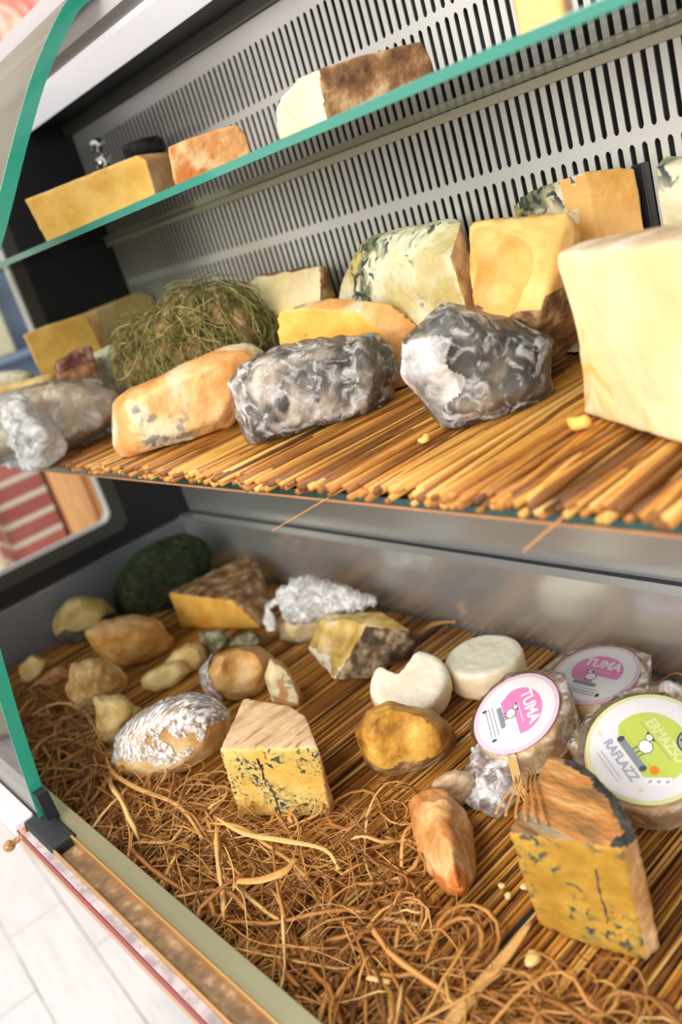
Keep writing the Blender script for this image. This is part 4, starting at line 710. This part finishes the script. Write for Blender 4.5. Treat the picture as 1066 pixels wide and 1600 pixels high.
vein(blues[0], [(-.7626, .3421, .0481), (-.761, .3429, .0393), (-.7618, .3425, .0235), (-.7639, .3414, .003)], .0013)
vein(blues[0], [(-.763, .3419, .0842), (-.7617, .3425, .0705), (-.7648, .3409, .0568)], .0022)
vein(blues[1], [(-.3733, .3963, .0812), (-.374, .396, .0616), (-.373, .3964, .0409), (-.3735, .3962, .0301)], .0011)
vein(blues[1], [(-.399, .3876, .0624), (-.3911, .3902, .0603), (-.3873, .3915, .0572)], .0013)
lump('pink_log', 'log_cheese', 'stubby log of pinkish orange rind lying on the reeds', CH, 0, F['pinkish'], seed=26, smooth=2, layers=((.004, 36, 'n'), (.002, 70, 'r'), (.001, 120, 'n')))
lump('pink_lump', 'rind_lump', 'pinkish grey lump touching the end of the orange log', CH, 0, F['pink_grey'], seed=27, voxel=.0018, layers=((.003, 45, 'n'), (.001, 120, 'n')))

# --- labelled packs
inkm = {k: plain('label_' + k, c, .4) for k, c in dict(paper=(.84, .82, .88), pink=(.80, .27, .56), palepink=(.86, .62, .80), lime=(.56, .66, .13), palelime=(.74, .78, .42), ink=(.05, .06, .10), bluegrey=(.38, .42, .55), white=(.90, .89, .92), orange=(.88, .26, .03), slate=(.26, .29, .38)).items()}
INK = list(inkm)
def flat_poly(bm, pts, z, ink):
    v = [bm.verts.new((x, y, z)) for x, y in pts]
    f = bm.faces.new(v); f.material_index = INK.index(ink)
    if f.normal.z < 0: f.normal_flip()
    bm.normal_update()
    if f.normal.z < 0: f.normal_flip()
def ell(cx, cy, a, b, n=32, a0=0, a1=360, rot=0):
    o = []
    for k in range(n):
        th = math.radians(a0 + (a1 - a0) * k / (n if a1 - a0 == 360 else n - 1)); x, y = a * math.cos(th), b * math.sin(th)
        o.append((cx + x * math.cos(rot) - y * math.sin(rot), cy + x * math.sin(rot) + y * math.cos(rot)))
    return o
def rect(x0, y0, x1, y1): return [(x0, y0), (x1, y0), (x1, y1), (x0, y1)]
def text_into(bm, s, size, x, y, z, ink, rot=0, squeeze=1.0, bold=0.0):
    cu = bpy.data.curves.new('t', 'FONT'); cu.body = s; cu.size = size; cu.align_x = 'CENTER'; cu.align_y = 'CENTER'; cu.offset = bold
    o = bpy.data.objects.new('t', cu); C.objects.link(o)
    dg = bpy.context.evaluated_depsgraph_get(); me = o.evaluated_get(dg).to_mesh()
    n0 = len(bm.verts); f0 = len(bm.faces); bm.from_mesh(me); o.evaluated_get(dg).to_mesh_clear()
    bm.verts.ensure_lookup_table(); bm.faces.ensure_lookup_table()
    for v in bm.verts[n0:]:
        a, b = v.co.x * squeeze, v.co.y
        v.co = Vector((x + a * math.cos(rot) - b * math.sin(rot), y + a * math.sin(rot) + b * math.cos(rot), z))
    for f in bm.faces[f0:]: f.material_index = INK.index(ink)
    bpy.data.objects.remove(o); bpy.data.curves.remove(cu)
def sheep(bm, cx, cy, s, z):
    """small line-drawn sheep standing on a bar"""
    for dx in (-.45, .05, .5): flat_poly(bm, rect(cx + dx * s - .05 * s, cy - 1.15 * s, cx + dx * s + .05 * s, cy - .4 * s), z, 'ink')
    pts = []
    for k in range(48):
        th = 2 * math.pi * k / 48; r = s * (.78 + .07 * math.cos(9 * th)); pts.append((cx + r * math.cos(th), cy + .85 * r * math.sin(th)))
    flat_poly(bm, pts, z + .00005, 'ink'); flat_poly(bm, [(cx + (x - cx) * .9, cy + (y - cy) * .9) for x, y in pts], z + .0001, 'white')
    hx, hy = cx - .62 * s, cy + .82 * s
    flat_poly(bm, ell(hx, hy, .42 * s, .36 * s, 20), z + .00015, 'ink'); flat_poly(bm, ell(hx, hy, .35 * s, .29 * s, 20), z + .0002, 'white')
    for e in (-1, 1):
        flat_poly(bm, ell(hx + e * .46 * s, hy + .16 * s, .17 * s, .10 * s, 12, rot=e * .4), z + .00015, 'ink')
        flat_poly(bm, ell(hx + e * .12 * s, hy + .02 * s, .05 * s, .06 * s, 8), z + .00025, 'ink')
def pack(label, c, n, r, R, h, design, corners, seed, name='packed_cheese_round'):
    t = thing(name, label, 'packed cheese', (c[0], c[1], 0), None)
    Fm = frame(n, r).to_4x4(); Fm.translation = Vector((0, 0, c[2]))
    b = disc(R, h, .012, 48, 0); bmesh.ops.translate(b, vec=(0, 0, -.0012), verts=b.verts); bmesh.ops.transform(b, matrix=Fm, verts=b.verts)
    b = solid(b, .0024, 2, ((.0008, 40, 'n'),), seed, z0=.001); obj('cheese', b, F['pack'], t)
    lb = bmesh.new(); L = R * .93
    if design == 'pink':
        flat_poly(lb, ell(0, 0, L, L, 64), .0002, 'palepink'); flat_poly(lb, ell(0, .01 * L, L * .90, L * .90, 64), .0004, 'white')
        flat_poly(lb, ell(0, .10 * L, L * .60, L * .52, 40, -14, 194), .0006, 'pink')
        flat_poly(lb, [(-.58 * L, -.03 * L), (.10 * L, -.03 * L), (.05 * L, -.26 * L), (-.42 * L, -.26 * L)], .0006, 'pink')
        text_into(lb, 'TUMA', L * .36, .02 * L, .34 * L, .0008, 'white', 0, .92, .0006)
        flat_poly(lb, rect(-.20 * L, .095 * L, .34 * L, .125 * L), .0007, 'palepink')
        sheep(lb, -.03 * L, -.10 * L, L * .17, .0008)
        flat_poly(lb, rect(-.33 * L, -.39 * L, .24 * L, -.28 * L), .0008, 'slate')
        flat_poly(lb, [(.22 * L, -.30 * L), (.50 * L, -.16 * L), (.46 * L, -.05 * L), (.18 * L, -.19 * L)], .0009, 'white')
        for q in range(3): flat_poly(lb, rect(-.44 * L, (-.49 - .08 * q) * L, .36 * L, (-.468 - .08 * q) * L), .0008, 'bluegrey')
        flat_poly(lb, ell(-.42 * L, -.66 * L, .035 * L, .06 * L, 10), .0008, 'ink'); flat_poly(lb, ell(.44 * L, -.60 * L, .04 * L, .06 * L, 10), .0008, 'ink')
    else:
        flat_poly(lb, ell(0, 0, L, L, 64), .0002, 'palelime'); flat_poly(lb, ell(0, 0, L * .93, L * .93, 64), .0004, 'paper')
        flat_poly(lb, ell(.02 * L, .04 * L, L * .66, L * .60, 48, -20, 200), .0006, 'lime')
        flat_poly(lb, [(-.60 * L, -.16 * L), (.64 * L, -.16 * L), (.52 * L, -.34 * L), (-.34 * L, -.34 * L)], .0006, 'lime')
        text_into(lb, 'ERMAZSO', L * .24, .06 * L, .30 * L, .0008, 'palelime', 0, .85, .0004)
        flat_poly(lb, rect(-.45 * L, .165 * L, .40 * L, .175 * L), .0008, 'slate')
        sheep(lb, -.02 * L, -.02 * L, L * .17, .0008)
        flat_poly(lb, rect(-.34 * L, -.33 * L, .28 * L, -.21 * L), .0009, 'slate')
        for e in (-.36, .28): flat_poly(lb, ell(e * L, -.27 * L, .05 * L, .065 * L, 12), .001, 'ink')
        flat_poly(lb, ell(.40 * L, -.14 * L, .075 * L, .075 * L, 20), .001, 'orange')
        text_into(lb, 'RAFLAZZ', L * .215, -.04 * L, -.48 * L, .0008, 'bluegrey', 0, .95, .0003)
        for q in range(2): flat_poly(lb, rect(-.36 * L, (-.66 - .07 * q) * L, .26 * L, (-.648 - .07 * q) * L), .0008, 'bluegrey')
        flat_poly(lb, [(.42 * L, -.34 * L), (.66 * L, .02 * L), (.78 * L, -.06 * L), (.54 * L, -.42 * L)], .0009, 'white')
        for q in range(3): flat_poly(lb, ell((.53 + .075 * q) * L, (-.30 + .11 * q) * L, .022 * L, .036 * L, 10), .001, 'bluegrey')
        for e in (-1, 1): flat_poly(lb, ell(e * .60 * L - .04 * L, -.50 * L, .05 * L, .03 * L, 10), .0008, 'palelime')
        cx, cy = .30 * L, .62 * L
        flat_poly(lb, ell(cx, cy, .23 * L, .23 * L, 32), .001, 'ink'); flat_poly(lb, ell(cx, cy, .20 * L, .20 * L, 32), .0011, 'bluegrey')
        flat_poly(lb, [(cx - .13 * L, cy - .13 * L), (cx - .03 * L, cy - .13 * L), (cx + .02 * L, cy + .02 * L), (cx + .10 * L, cy - .13 * L), (cx + .17 * L, cy - .13 * L), (cx + .17 * L, cy + .12 * L), (cx + .08 * L, cy + .12 * L), (cx, cy - .02 * L), (cx - .06 * L, cy + .12 * L), (cx - .13 * L, cy + .12 * L)], .0012, 'ink')
    bmesh.ops.transform(lb, matrix=Fm, verts=lb.verts)
    obj('printed_label', lb, [inkm[k] for k in INK], t, False)
    # film pulled over the top, with corners standing off the edge
    fb = bmesh.new(); ring_t = []
    for a, rr_, zz in corners: ring_t.append(Vector((rr_ * R * math.cos(math.radians(a)), rr_ * R * math.sin(math.radians(a)), zz)))
    m = len(ring_t)
    ins = [Vector((p.x, p.y, 0)).normalized() * R * .99 for p in ring_t]
    bot = [Vector((p.x, p.y, 0)).normalized() * R * 1.02 + Vector((0, 0, -h * .75)) for p in ring_t]
    V = [[fb.verts.new(Fm @ p) for p in Lp] for Lp in (ins, ring_t, bot)]
    for k in range(m):
        j = (k + 1) % m
        f = fb.faces.new((V[0][k], V[1][k], V[1][j], V[0][j])); f = fb.faces.new((V[1][k], V[2][k], V[2][j], V[1][j]))
    bmesh.ops.subdivide_edges(fb, edges=fb.edges[:], cuts=4, use_grid_fill=True)
    rough(fb, ((.0022, 60, 'r'), (.001, 140, 'r')), seed)
    for v in fb.verts: v.co.z = max(v.co.z, .0003)
    obj('film_skirt', fb, F['film'], t)
    fb = bmesh.new(); flat = [fb.verts.new(Fm @ (p + Vector((0, 0, .0022)))) for p in [Vector((x, y, 0)) for x, y in ell(0, 0, R * .99, R * .99, 40)]]
    fb.faces.new(flat); obj('film_cover', fb, F['wrap_clear'], t, False)
    return t, Fm
pk1, f1 = pack('front one of two packed rounds with pink sheep label, film end tied with raffia', (-.575, .546, .061), (-.08, -.37, .925), (.722, -.655, -.22), .054, .043, 'pink',
     [(0, 1.02, -.004), (30, 1.03, -.004), (70, 1.08, -.002), (105, 1.20, .0), (140, 1.04, -.004), (180, 1.16, -.004), (215, 1.10, -.008), (250, 1.06, -.006), (285, 1.06, -.008), (320, 1.05, -.006)], 31)
pk2, f2 = pack('rear one of two packed rounds with pink sheep label, close to the steel wall', (-.553, .655, .046), (-.03, -.10, .99), (.997, .0, .02), .054, .042, 'pink',
     [(10, 1.08, .0), (45, 1.16, .001), (80, 1.04, -.003), (120, 1.10, .0), (160, 1.18, -.002), (195, 1.24, -.006), (235, 1.05, -.006), (280, 1.04, -.008), (330, 1.06, -.006)], 32)
pk3, f3 = pack('packed round with lime green sheep label at the right edge of the tray', (-.420, .546, .070), (.17, -.343, .924), (.838, -.445, -.317), .060, .046, 'green',
     [(5, 1.05, -.004), (50, 1.08, .0), (90, 1.10, .0), (130, 1.22, .002), (165, 1.06, .0), (205, 1.09, -.002), (232, 1.24, -.004), (262, 1.06, -.004), (300, 1.04, -.006), (335, 1.04, -.006)], 33)
# gathered film end of the front pink pack, tied with raffia
k0 = Vector((pk1.location.x, pk1.location.y, 0))
bm = bmesh.new(); hull(bm, [Vector(p) - k0 for p in ((-.610, .505, .034), (-.600, .500, .012), (-.560, .515, .040), (-.548, .512, .016), (-.566, .480, .020), (-.585, .463, .004), (-.575, .458, .012), (-.548, .462, .003), (-.545, .466, .014), (-.560, .485, .030))])
obj('gathered_film', solid(bm, .0016, 1, ((.006, 60, 'r'), (.0025, 150, 'r')), 9, z0=.0004), F['tail'], pk1)
bm = bmesh.new(); cl = bm.loops.layers.float_color.new('tone')
for k in range(4):
    tube(bm, [Vector(p) - k0 + Vector((.0022 * k, .001 * k, .001 * k)) for p in ((-.566, .512, .043), (-.556, .503, .042), (-.546, .493, .036), (-.537, .484, .026 - .002 * k), (-.530 + .003 * k, .478, .014))], [.0012, .0013, .0012, .0012, .0007], 5, 0, .5, (.95, .95, .95, 1), cl)
obj('raffia_tie', bm, straw_m, pk1)

# --- hay covered cheeses
def strands(surf, cnt, length, rad, seed, lift, comb=None, droop=.3, bare=None):
    rnd = random.Random(seed); surf.normal_update(); vs = surf.verts[:]
    from mathutils.bvhtree import BVHTree
    tr = BVHTree.FromBMesh(surf); bm = bmesh.new(); cl = bm.loops.layers.float_color.new('tone')
    for _ in range(cnt):
        v = rnd.choice(vs); n = v.normal.copy()
        if bare and bare(v.co) and rnd.random() < .75: continue
        p = v.co + n * rnd.uniform(.0003, lift)
        d = Vector((rnd.gauss(0, 1), rnd.gauss(0, 1), rnd.gauss(0, 1)))
        if comb: d = d * .55 + comb(v.co)
        d = (d - n * d.dot(n)); 
        if d.length < 1e-4: continue
        d.normalize(); Ls = length * rnd.uniform(.4, 1.2); st = 7; pts = [p.copy()]
        h = rnd.uniform(.0003, lift)
        for k in range(st):
            d = (d + Vector((rnd.gauss(0, .22), rnd.gauss(0, .22), rnd.gauss(0, .22) - droop * .1))).normalized()
            q = pts[-1] + d * (Ls / st); loc, nn, _, _ = tr.find_nearest(q)
            if loc is not None:
                dist = (q - loc).dot(nn); tgt = h * (1 + (k / st) * .8)
                q = q + nn * (tgt - dist) * .75; d = (d - nn * d.dot(nn) * .6).normalized()
            q.z = max(q.z, .001); pts.append(q)
        tn = min(1, max(0, rnd.gauss(.42, .24))); tube(bm, pts, [rad] * 7 + [rad * .4], 3, 0, 1, (tn, tn, tn, 1), cl)
    return bm
b, o = body('hay_ball', 0, seed=41, smooth=5, layers=((.003, 26, 'n'),))
t = thing('hay_covered_cheese', 'dark green hay-covered ball of cheese in the back corner of the tray', CH, o)
s = obj('hay_coat', strands(b, 3000, .035, .0005, 3, .005), hay_dark, t); tag(s, kind='stuff'); obj('core', b, plain('dark_core', (.035, .045, .022), .9), t)
b, o = body('hay_round', SH, seed=42, smooth=4, layers=((.005, 22, 'n'),))
t = thing('hay_covered_cheese', 'large cheese matted with green hay on the middle shelf', CH, o)
def combf(p): return Vector((.35, -.2, -.9)) if p.x > -.03 else Vector((-.2, -.4, -.4))
s = obj('hay_coat', strands(b, 2300, .060, .0006, 5, .013, combf, bare=lambda p: p.x < -.045 and p.z < .11), hay_m, t); tag(s, kind='stuff'); obj('core', b, F['hay_core'], t)

# --- middle shelf, back row
cheese('crust_wedge', 'cheese_wedge', 'yellow wedge with thin brown crust, farthest left of the middle shelf', CH, SH, [facing((.95, -.31, 0), .7)], ['paste', 'rind'], [F['yellow'], F['tan']], seed=51, smooth=1, layers=((.0012, 40, 'n'),))
cheese('plain_wedge', 'cheese_wedge', 'plain yellow wedge between the crusted one and the hay-covered cheese', CH, SH, [facing((1, .09, 0), .7)], ['paste', 'rind'], [F['butter'], F['tan']], seed=52, smooth=1, layers=((.0012, 40, 'n'),))
cheese('crusty_slice', 'crusted_cheese', 'low cheese with rough dark red crust on top, in front of the crusted yellow wedge', CH, SH, [lambda n, c: n.z > .4 or c.z > .105], ['crust', 'side'], [F['crust_dark'], F['red']], seed=53, smooth=1, layers=((.003, 60, 'n'),))
lump('mossy_round', 'mouldy_cheese', 'whitish green mouldy round left of the hay-covered cheese', CH, SH, F['moss_white'], seed=54, smooth=4, layers=((.002, 50, 'n'),))
lump('pale_far', 'pale_cheese', 'pale cream cheese at the left edge, above the bagged one', CH, SH, F['pale'], seed=55, smooth=4, layers=((.002, 40, 'n'),))
lump('grey_far', 'pale_cheese', 'pale grey-green cheese at the far left edge behind the cream one', CH, SH, F['moss_white'], seed=56, smooth=4, layers=((.002, 40, 'n'),))
cheese('white_wedge', 'cheese_wedge', 'broken white wedge with grey-brown rind behind the hay-covered cheese', CH, SH, [facing((-.15, -1, .1), .55)], ['paste', 'rind'], [F['cream'], F['brown']], seed=57, smooth=1, layers=((.003, 30, 'n'), (.001, 90, 'n')))
cheese('orange_half', 'cheese_half_wheel', 'half wheel with smooth amber cut face, between hay and film-wrapped grey cheeses', CH, SH, [facing((-.1, -1, 0), .62)], ['paste', 'rind'], [F['gold'], F['washed']], seed=58, smooth=2, layers=((.001, 40, 'n'),))
cheese('gorgonzola', 'blue_cheese_wedge', 'large blue-veined wedge with a brown right end against the grille', CH, SH, [facing((1, -.1, 0), .55)], ['rind_end', 'paste'], [F['tan'], F['blue_white']], seed=59, smooth=1, layers=((.003, 26, 'n'), (.001, 90, 'n')))
b, o = body('orange_chunk', SH, seed=60, smooth=1, voxel=.0026, layers=((.002, 36, 'n'), (.001, 90, 'n')), dents=[(DENT['chunk_a'], .034, .95), (DENT['chunk_b'], .030, .95), (DENT['chunk_c'], .026, .9)])
t = thing('cheese_chunk', 'tall orange broken chunk with a hollow and brown rind, left of the big cream block', CH, o)
for nm, mt, bb in zip(('rind', 'paste'), (F['brown'], F['orange']), split(b, [lambda n, c: (n.z < -.1 or n.x > .62 or n.y > .3) and c.z < .09])): obj(nm, bb, mt, t)
cheese('back_blue', 'blue_cheese_wedge', 'cream and orange blue-speckled wedge at the back, behind the orange chunk', CH, SH, [facing((.70, -.71, 0), .7)], ['orange_face', 'paste'], [F['orange'], F['blue_white']], seed=61, smooth=1, layers=((.002, 36, 'n'),))
cheese('right_blue', 'blue_cheese_wedge', 'pale blue-speckled wedge cut off by the right edge of the photo', CH, SH, None, ['paste'], [F['blue_white']], seed=62, smooth=1, layers=((.002, 36, 'n'),))
# --- middle shelf, front row
b, o = body('bagged_white', SH, seed=63, smooth=6, layers=((.002, 26, 'n'),))
t = thing('bagged_cheese', 'pale cheese in a clear plastic bag hanging over the left shelf edge', CH, o)
film_over(t, b.copy(), F['bag'], push=.003, layers=((.006, 24, 'r'), (.002, 70, 'r')), seed=6, name='plastic_bag'); obj('cheese', b, F['bag_tan'], t)
bm = bmesh.new(); hull(bm, [Vector(p) - o for p in ((-1.31, .405, .470), (-1.20, .395, .470), (-1.165, .400, .430), (-1.20, .385, .385), (-1.26, .392, .383), (-1.40, .40, .39), (-1.42, .42, .46), (-1.30, .44, .47), (-1.20, .43, .40))])
obj('bag_tail', solid(bm, .0026, 1, ((.010, 26, 'r'), (.005, 70, 'r')), 8, z0=.0006), F['bag_white'], t)
lump('orange_log', 'washed_rind_cheese', 'long orange washed-rind cheese with grey mouldy edges', CH, SH, F['washed'], seed=64, smooth=7, layers=((.003, 22, 'n'), (.0012, 70, 'n')))
b, o = body('ash_log', SH, seed=65, smooth=4, layers=((.003, 22, 'n'), (.001, 80, 'n')))
t = thing('ash_coated_cheese', 'grey ash-coated round in tight film, right of the orange washed-rind cheese', CH, o)
film_over(t, b.copy(), F['film'], seed=7); obj('rind', b, F['ash'], t)
b, o = body('film_pyramid', SH, seed=66, smooth=3, layers=((.002, 26, 'n'),))
t = thing('ash_coated_cheese', 'dark ashed cheese bundled in folded milky film, left of the big cream block', CH, o)
fold = b.copy()
fo = obj('cheese', b, F['ash_dark'], t)
film_over(t, fold.copy(), F['film'], push=.002, layers=((.005, 20, 'r'), (.001, 60, 'r')), seed=11)
film_over(t, fold, F['milky'], push=.0035, layers=((.006, 20, 'r'),), seed=12, keep=lambda n, c: (c.x + .45 * c.y * 1.0) < -.004 + .03 * noise.noise(c * 30) - .25 * (.05 - c.z) * (c.z < .05) and c.z < .085 and n.dot(Vector((.55, -.80, .1))) > .25, name='folded_film')
cheese('big_block', 'cheese_block', 'large cream-coloured block with a pinkish top rind at the right of the middle shelf', CH, SH, [facing(up, .6)], ['top_rind', 'paste'], [F['pink_grey'], F['cream']], seed=67, smooth=2, voxel=.003, layers=((.002, 20, 'n'), (.0008, 60, 'n')), dents=[(DENT['block'], .075, .95)])
# --- top glass shelf
cheese('top_wedge', 'cheese_wedge', 'long yellow wedge at the left of the top glass shelf', CH, GL, [facing((.53, -.85, 0), .7)], ['paste', 'rind'], [F['yellow'], F['tan']], seed=71, smooth=1, layers=((.0008, 40, 'n'),))
cheese('rind_end', 'cheese_wedge', 'small wedge with mottled reddish rind, between the long yellow and brown-rinded wedges', CH, GL, [facing((-.7, -.2, 0), .5)], ['paste', 'rind'], [F['pale'], F['pinkish']], seed=72, smooth=1, layers=((.001, 50, 'n'),))
cheese('brown_wedge', 'cheese_wedge', 'cream wedge with rough brown rind in the middle of the top glass shelf', CH, GL, [lambda n, c: n.dot(Vector((.34, -.94, 0))) > n.dot(Vector((.87, -.5, 0))) + .02 and n.z < .7], ['paste', 'rind'], [F['cream'], F['brown']], seed=73, smooth=1, voxel=.002, layers=((.001, 60, 'n'),))
lump('top_orange', 'cheese_chunk', 'orange chunk cut off by the top edge of the photo', CH, GL, F['orange'], seed=74, smooth=1, layers=((.002, 40, 'n'),))
# black bottle with silver stopper behind the long wedge
t = thing('stoppered_bottle', 'black bottle with silver stopper and white label behind the long yellow wedge', 'bottle', (-1.40, .755, GL))
def lathe(prof, seg=28):
    bm = bmesh.new(); R_ = [[bm.verts.new((x * math.cos(2*math.pi*s/seg), x * math.sin(2*math.pi*s/seg), z)) for s in range(seg)] for x, z in prof]
    for i in range(len(R_)-1):
        for s in range(seg): bm.faces.new((R_[i][s], R_[i][(s+1) % seg], R_[i+1][(s+1) % seg], R_[i+1][s]))
    bm.faces.new(R_[0][::-1]); bm.faces.new(R_[-1]); return bm
chrome = plain('chrome', (.85, .85, .88), .12, 1)
obj('bottle_body', lathe([(.026, 0), (.029, .003), (.029, .070), (.026, .082), (.014, .092), (.012, .096)]), plain('black_glass', (.008, .008, .01), .08), t)
obj('paper_label', lathe([(.0294, .022), (.0295, .024), (.0295, .066), (.0294, .068)]), inkm['white'], t)
obj('collar', lathe([(.0135, .092), (.0145, .094), (.0145, .108), (.012, .112)]), chrome, t)
obj('stopper', lathe([(.007, .112), (.006, .118), (.011, .123), (.0135, .130), (.011, .138), (.004, .142)]), chrome, t)
t = thing('black_jar', 'black lidded jar at the back of the top glass shelf', 'jar', (-1.30, .775, GL))
obj('jar_body', lathe([(.03, 0), (.034, .004), (.034, .075), (.030, .085)]), plain('black_jar_glass', (.007, .007, .009), .15), t)
obj('lid', lathe([(.031, .085), (.033, .087), (.033, .105), (.029, .109)]), M['black'], t)

# ------------------------------------------------------------------ straw and crumbs
rnd = random.Random(11)
poly = [(-1.448, .289), (-1.383, .357), (-1.191, .314), (-1.025, .275), (-.879, .318), (-.79, .300), (-.67, .361), (-.67, .424), (-.604, .364), (-.537, .322), (-.47, .310), (-.314, .330), (-.05, .36), (-.05, .20), (-.527, .192), (-1.40, .192)]
def inside(x, y):
    c = False; j = len(poly) - 1
    for i in range(len(poly)):
        xi, yi = poly[i]; xj, yj = poly[j]
        if (yi > y) != (yj > y) and x < (xj - xi) * (y - yi) / (yj - yi) + xi: c = not c
        j = i
    return c
bm = bmesh.new(); cl = bm.loops.layers.float_color.new('tone'); made = 0
while made < 1500:
    x, y = rnd.uniform(-1.45, -.05), rnd.uniform(.195, .43)
    if not inside(x, y): continue
    if rnd.random() > (1.0 if y < .33 else .6): continue
    made += 1
    a = rnd.gauss(.25, .9) if rnd.random() < .7 else rnd.uniform(0, 6.28)
    L = rnd.uniform(.05, .21); st = 13; curv = rnd.gauss(0, .085)
    top = .022 * rnd.random() ** 1.4 + .0015
    pts = []; p = Vector((x, y, top)); zz = top; vz_ = rnd.gauss(0, .0022)
    for k in range(st):
        pts.append(Vector((min(max(p.x, -1.58), .10), min(max(p.y, .1905), .74), max(zz, .0006))))
        a += curv + rnd.gauss(0, .06) + (rnd.gauss(0, .6) if rnd.random() < .05 else 0); curv *= .98
        p += Vector((math.cos(a), math.sin(a), 0)) * (L / st)
        if not inside(p.x, p.y): a += .5 * (1 if curv > 0 else -1)
        zz += vz_; vz_ += rnd.gauss(0, .0012) - (zz - .008) * .06
        zz = min(zz, .034)
    r = rnd.choice((.0004, .0005, .0006, .0007, .0009, .0012, .0017, .0028)); tn = min(1, max(0, rnd.gauss(.50, .27)))
    tube(bm, pts, [r * .6] + [r * rnd.uniform(.75, 1.2) for _ in range(st - 2)] + [r * .5], 4, 0, .3, (tn, tn, tn, 1), cl)
s = obj('raffia_straw', bm, straw_m); tag(s, 'tangled orange-brown raffia straw along the front of the tray', 'straw', kind='stuff')
def strip(name, label, pts, wds, tone, cat='straw'):
    o = Vector((pts[0][0], pts[0][1], 0)); bm = bmesh.new(); cl = bm.loops.layers.float_color.new('tone')
    Q = smooth_profile3([Vector(p) - o for p in pts], 4); n = len(Q)
    W = [wds[min(int(i / (n - 1) * (len(wds) - 1)), len(wds) - 2)] * (1 - (i / (n - 1) * (len(wds) - 1)) % 1) + wds[min(int(i / (n - 1) * (len(wds) - 1)) + 1, len(wds) - 1)] * ((i / (n - 1) * (len(wds) - 1)) % 1) for i in range(n)]
    tube(bm, Q, W, 8, 0, .22, (tone, tone, tone, 1), cl)
    return tag(obj(name, bm, straw_m, loc=o), label, cat)
strip('raffia_strip', 'broad pale raffia strip running towards us from the bark-topped wedge', [(-.436, .368, .010), (-.432, .33, .012), (-.430, .30, .015), (-.428, .255, .014), (-.43, .225, .012)], [.002, .0055, .006, .0065, .004], .86)
strip('raffia_strip', 'short curled raffia strip in the middle of the straw tangle', [(-.700, .238, .030), (-.668, .252, .035), (-.650, .272, .038), (-.655, .290, .036)], [.003, .0048, .0058, .001], .74)
strip('raffia_strip', 'pale twisted raffia strip in front of the tall blue wedge', [(-.80, .285, .028), (-.74, .285, .033), (-.69, .30, .035), (-.645, .318, .030), (-.62, .312, .022)], [.0012, .003, .0036, .0022, .001], .96)
strip('raffia_strip', 'raffia strip arching between the straw tangle and the pink log', [(-.60, .420, .006), (-.600, .385, .020), (-.575, .350, .010), (-.545, .318, .009), (-.505, .300, .012)], [.001, .0016, .0018, .0016, .001], .8)
strip('raffia_strip', 'long raffia strand curving in front of the film-wrapped oval', [(-1.10, .285, .012), (-1.02, .262, .024), (-.95, .262, .026), (-.87, .275, .022), (-.80, .262, .016)], [.0012, .0028, .0034, .0024, .001], .82)
strip('reed_sliver', 'short cut pale sliver lying on the straw near the bottom edge', [(-.507, .245, .022), (-.487, .253, .022)], [.0024, .0024], 1.0)
strip('wood_shaving', 'raffia tuft against the steel wall behind the white rounds', [(-.885, .69, .003), (-.87, .715, .012), (-.845, .735, .010)], [.004, .007, .002], .7)
strip('raffia_strip', 'thin raffia strand between the pink-labelled pack and the steel wall', [(-.52, .715, .003), (-.50, .725, .018), (-.47, .72, .016), (-.45, .735, .004)], [.001, .0014, .0014, .0008], .7)
wo = Vector((-.46, .40, .10)); bm = bmesh.new(); cl = bm.loops.layers.float_color.new('tone')
for k in range(6):
    q = Vector((.0028 * k - .006, .0022 * k - .004, 0))
    tube(bm, smooth_profile3([Vector(p) - wo + q for p in ((-.500, .462, .060 + .004 * k), (-.474, .440, .096), (-.455, .418, .110), (-.452 + .004 * k, .396, .1085), (-.448 + .006 * k, .384, .1080))], 3), .0011, 5, 0, .5, (.9 - .08 * k,) * 3 + (1,), cl)
tag(obj('raffia_wisp', bm, straw_m, loc=wo), 'wisp of pale raffia lying over the top left corner of the bark-topped wedge', 'straw')
strip('loose_reed', 'loose reed slipping off the shelf mat above the hay-covered ball', [(-.578, .425, .3745), (-.60, .412, .366), (-.625, .398, .356), (-.652, .385, .345)], [.0018, .002, .002, .0016], .62, 'reed')
strip('loose_reed', 'loose reed poking down below the mat near the big cream block', [(-.345, .428, .3745), (-.352, .418, .368), (-.362, .408, .360), (-.372, .398, .352)], [.0018, .002, .002, .0016], .55, 'reed')
def crumb(label, loc, r, mt, seed, group=None, st=(1, 1, .7)):
    b = bmesh.new(); bmesh.ops.create_icosphere(b, subdivisions=2, radius=r)
    for v in b.verts: v.co = Vector((v.co.x * st[0], v.co.y * st[1], v.co.z * st[2] + r * st[2]))
    rough(b, ((r * .5, .9 / r, 'n'),), seed)
    for v in b.verts: v.co.z = max(v.co.z, 0)
    return tag(obj('cheese_crumb', b, mt, loc=loc), label, 'crumb', group)
crumb('bright yellow crumb on the reeds in front of the big cream block', (-.418, .545, SH), .0085, F['yellow'], 1, st=(1.3, .7, .8))
crumb('small tan crumb on the shelf reeds below the film-bundled cheese', (-.561, .512, SH), .006, F['orange'], 2)
crumb('pale crumb on the reeds left of the bark-topped wedge', (-.418, .345, 0), .008, F['pale'], 3, st=(1, 1, .5))
for k, (x, y) in enumerate(((-.318, .415), (-.300, .418), (-.288, .405), (-.488, .392), (-.476, .386), (-.470, .402))):
    crumb('tiny cheese crumb scattered on the tray reeds', (x, y, 0), .0035, F['pale'], 5 + k, 'crumbs on the tray reeds')
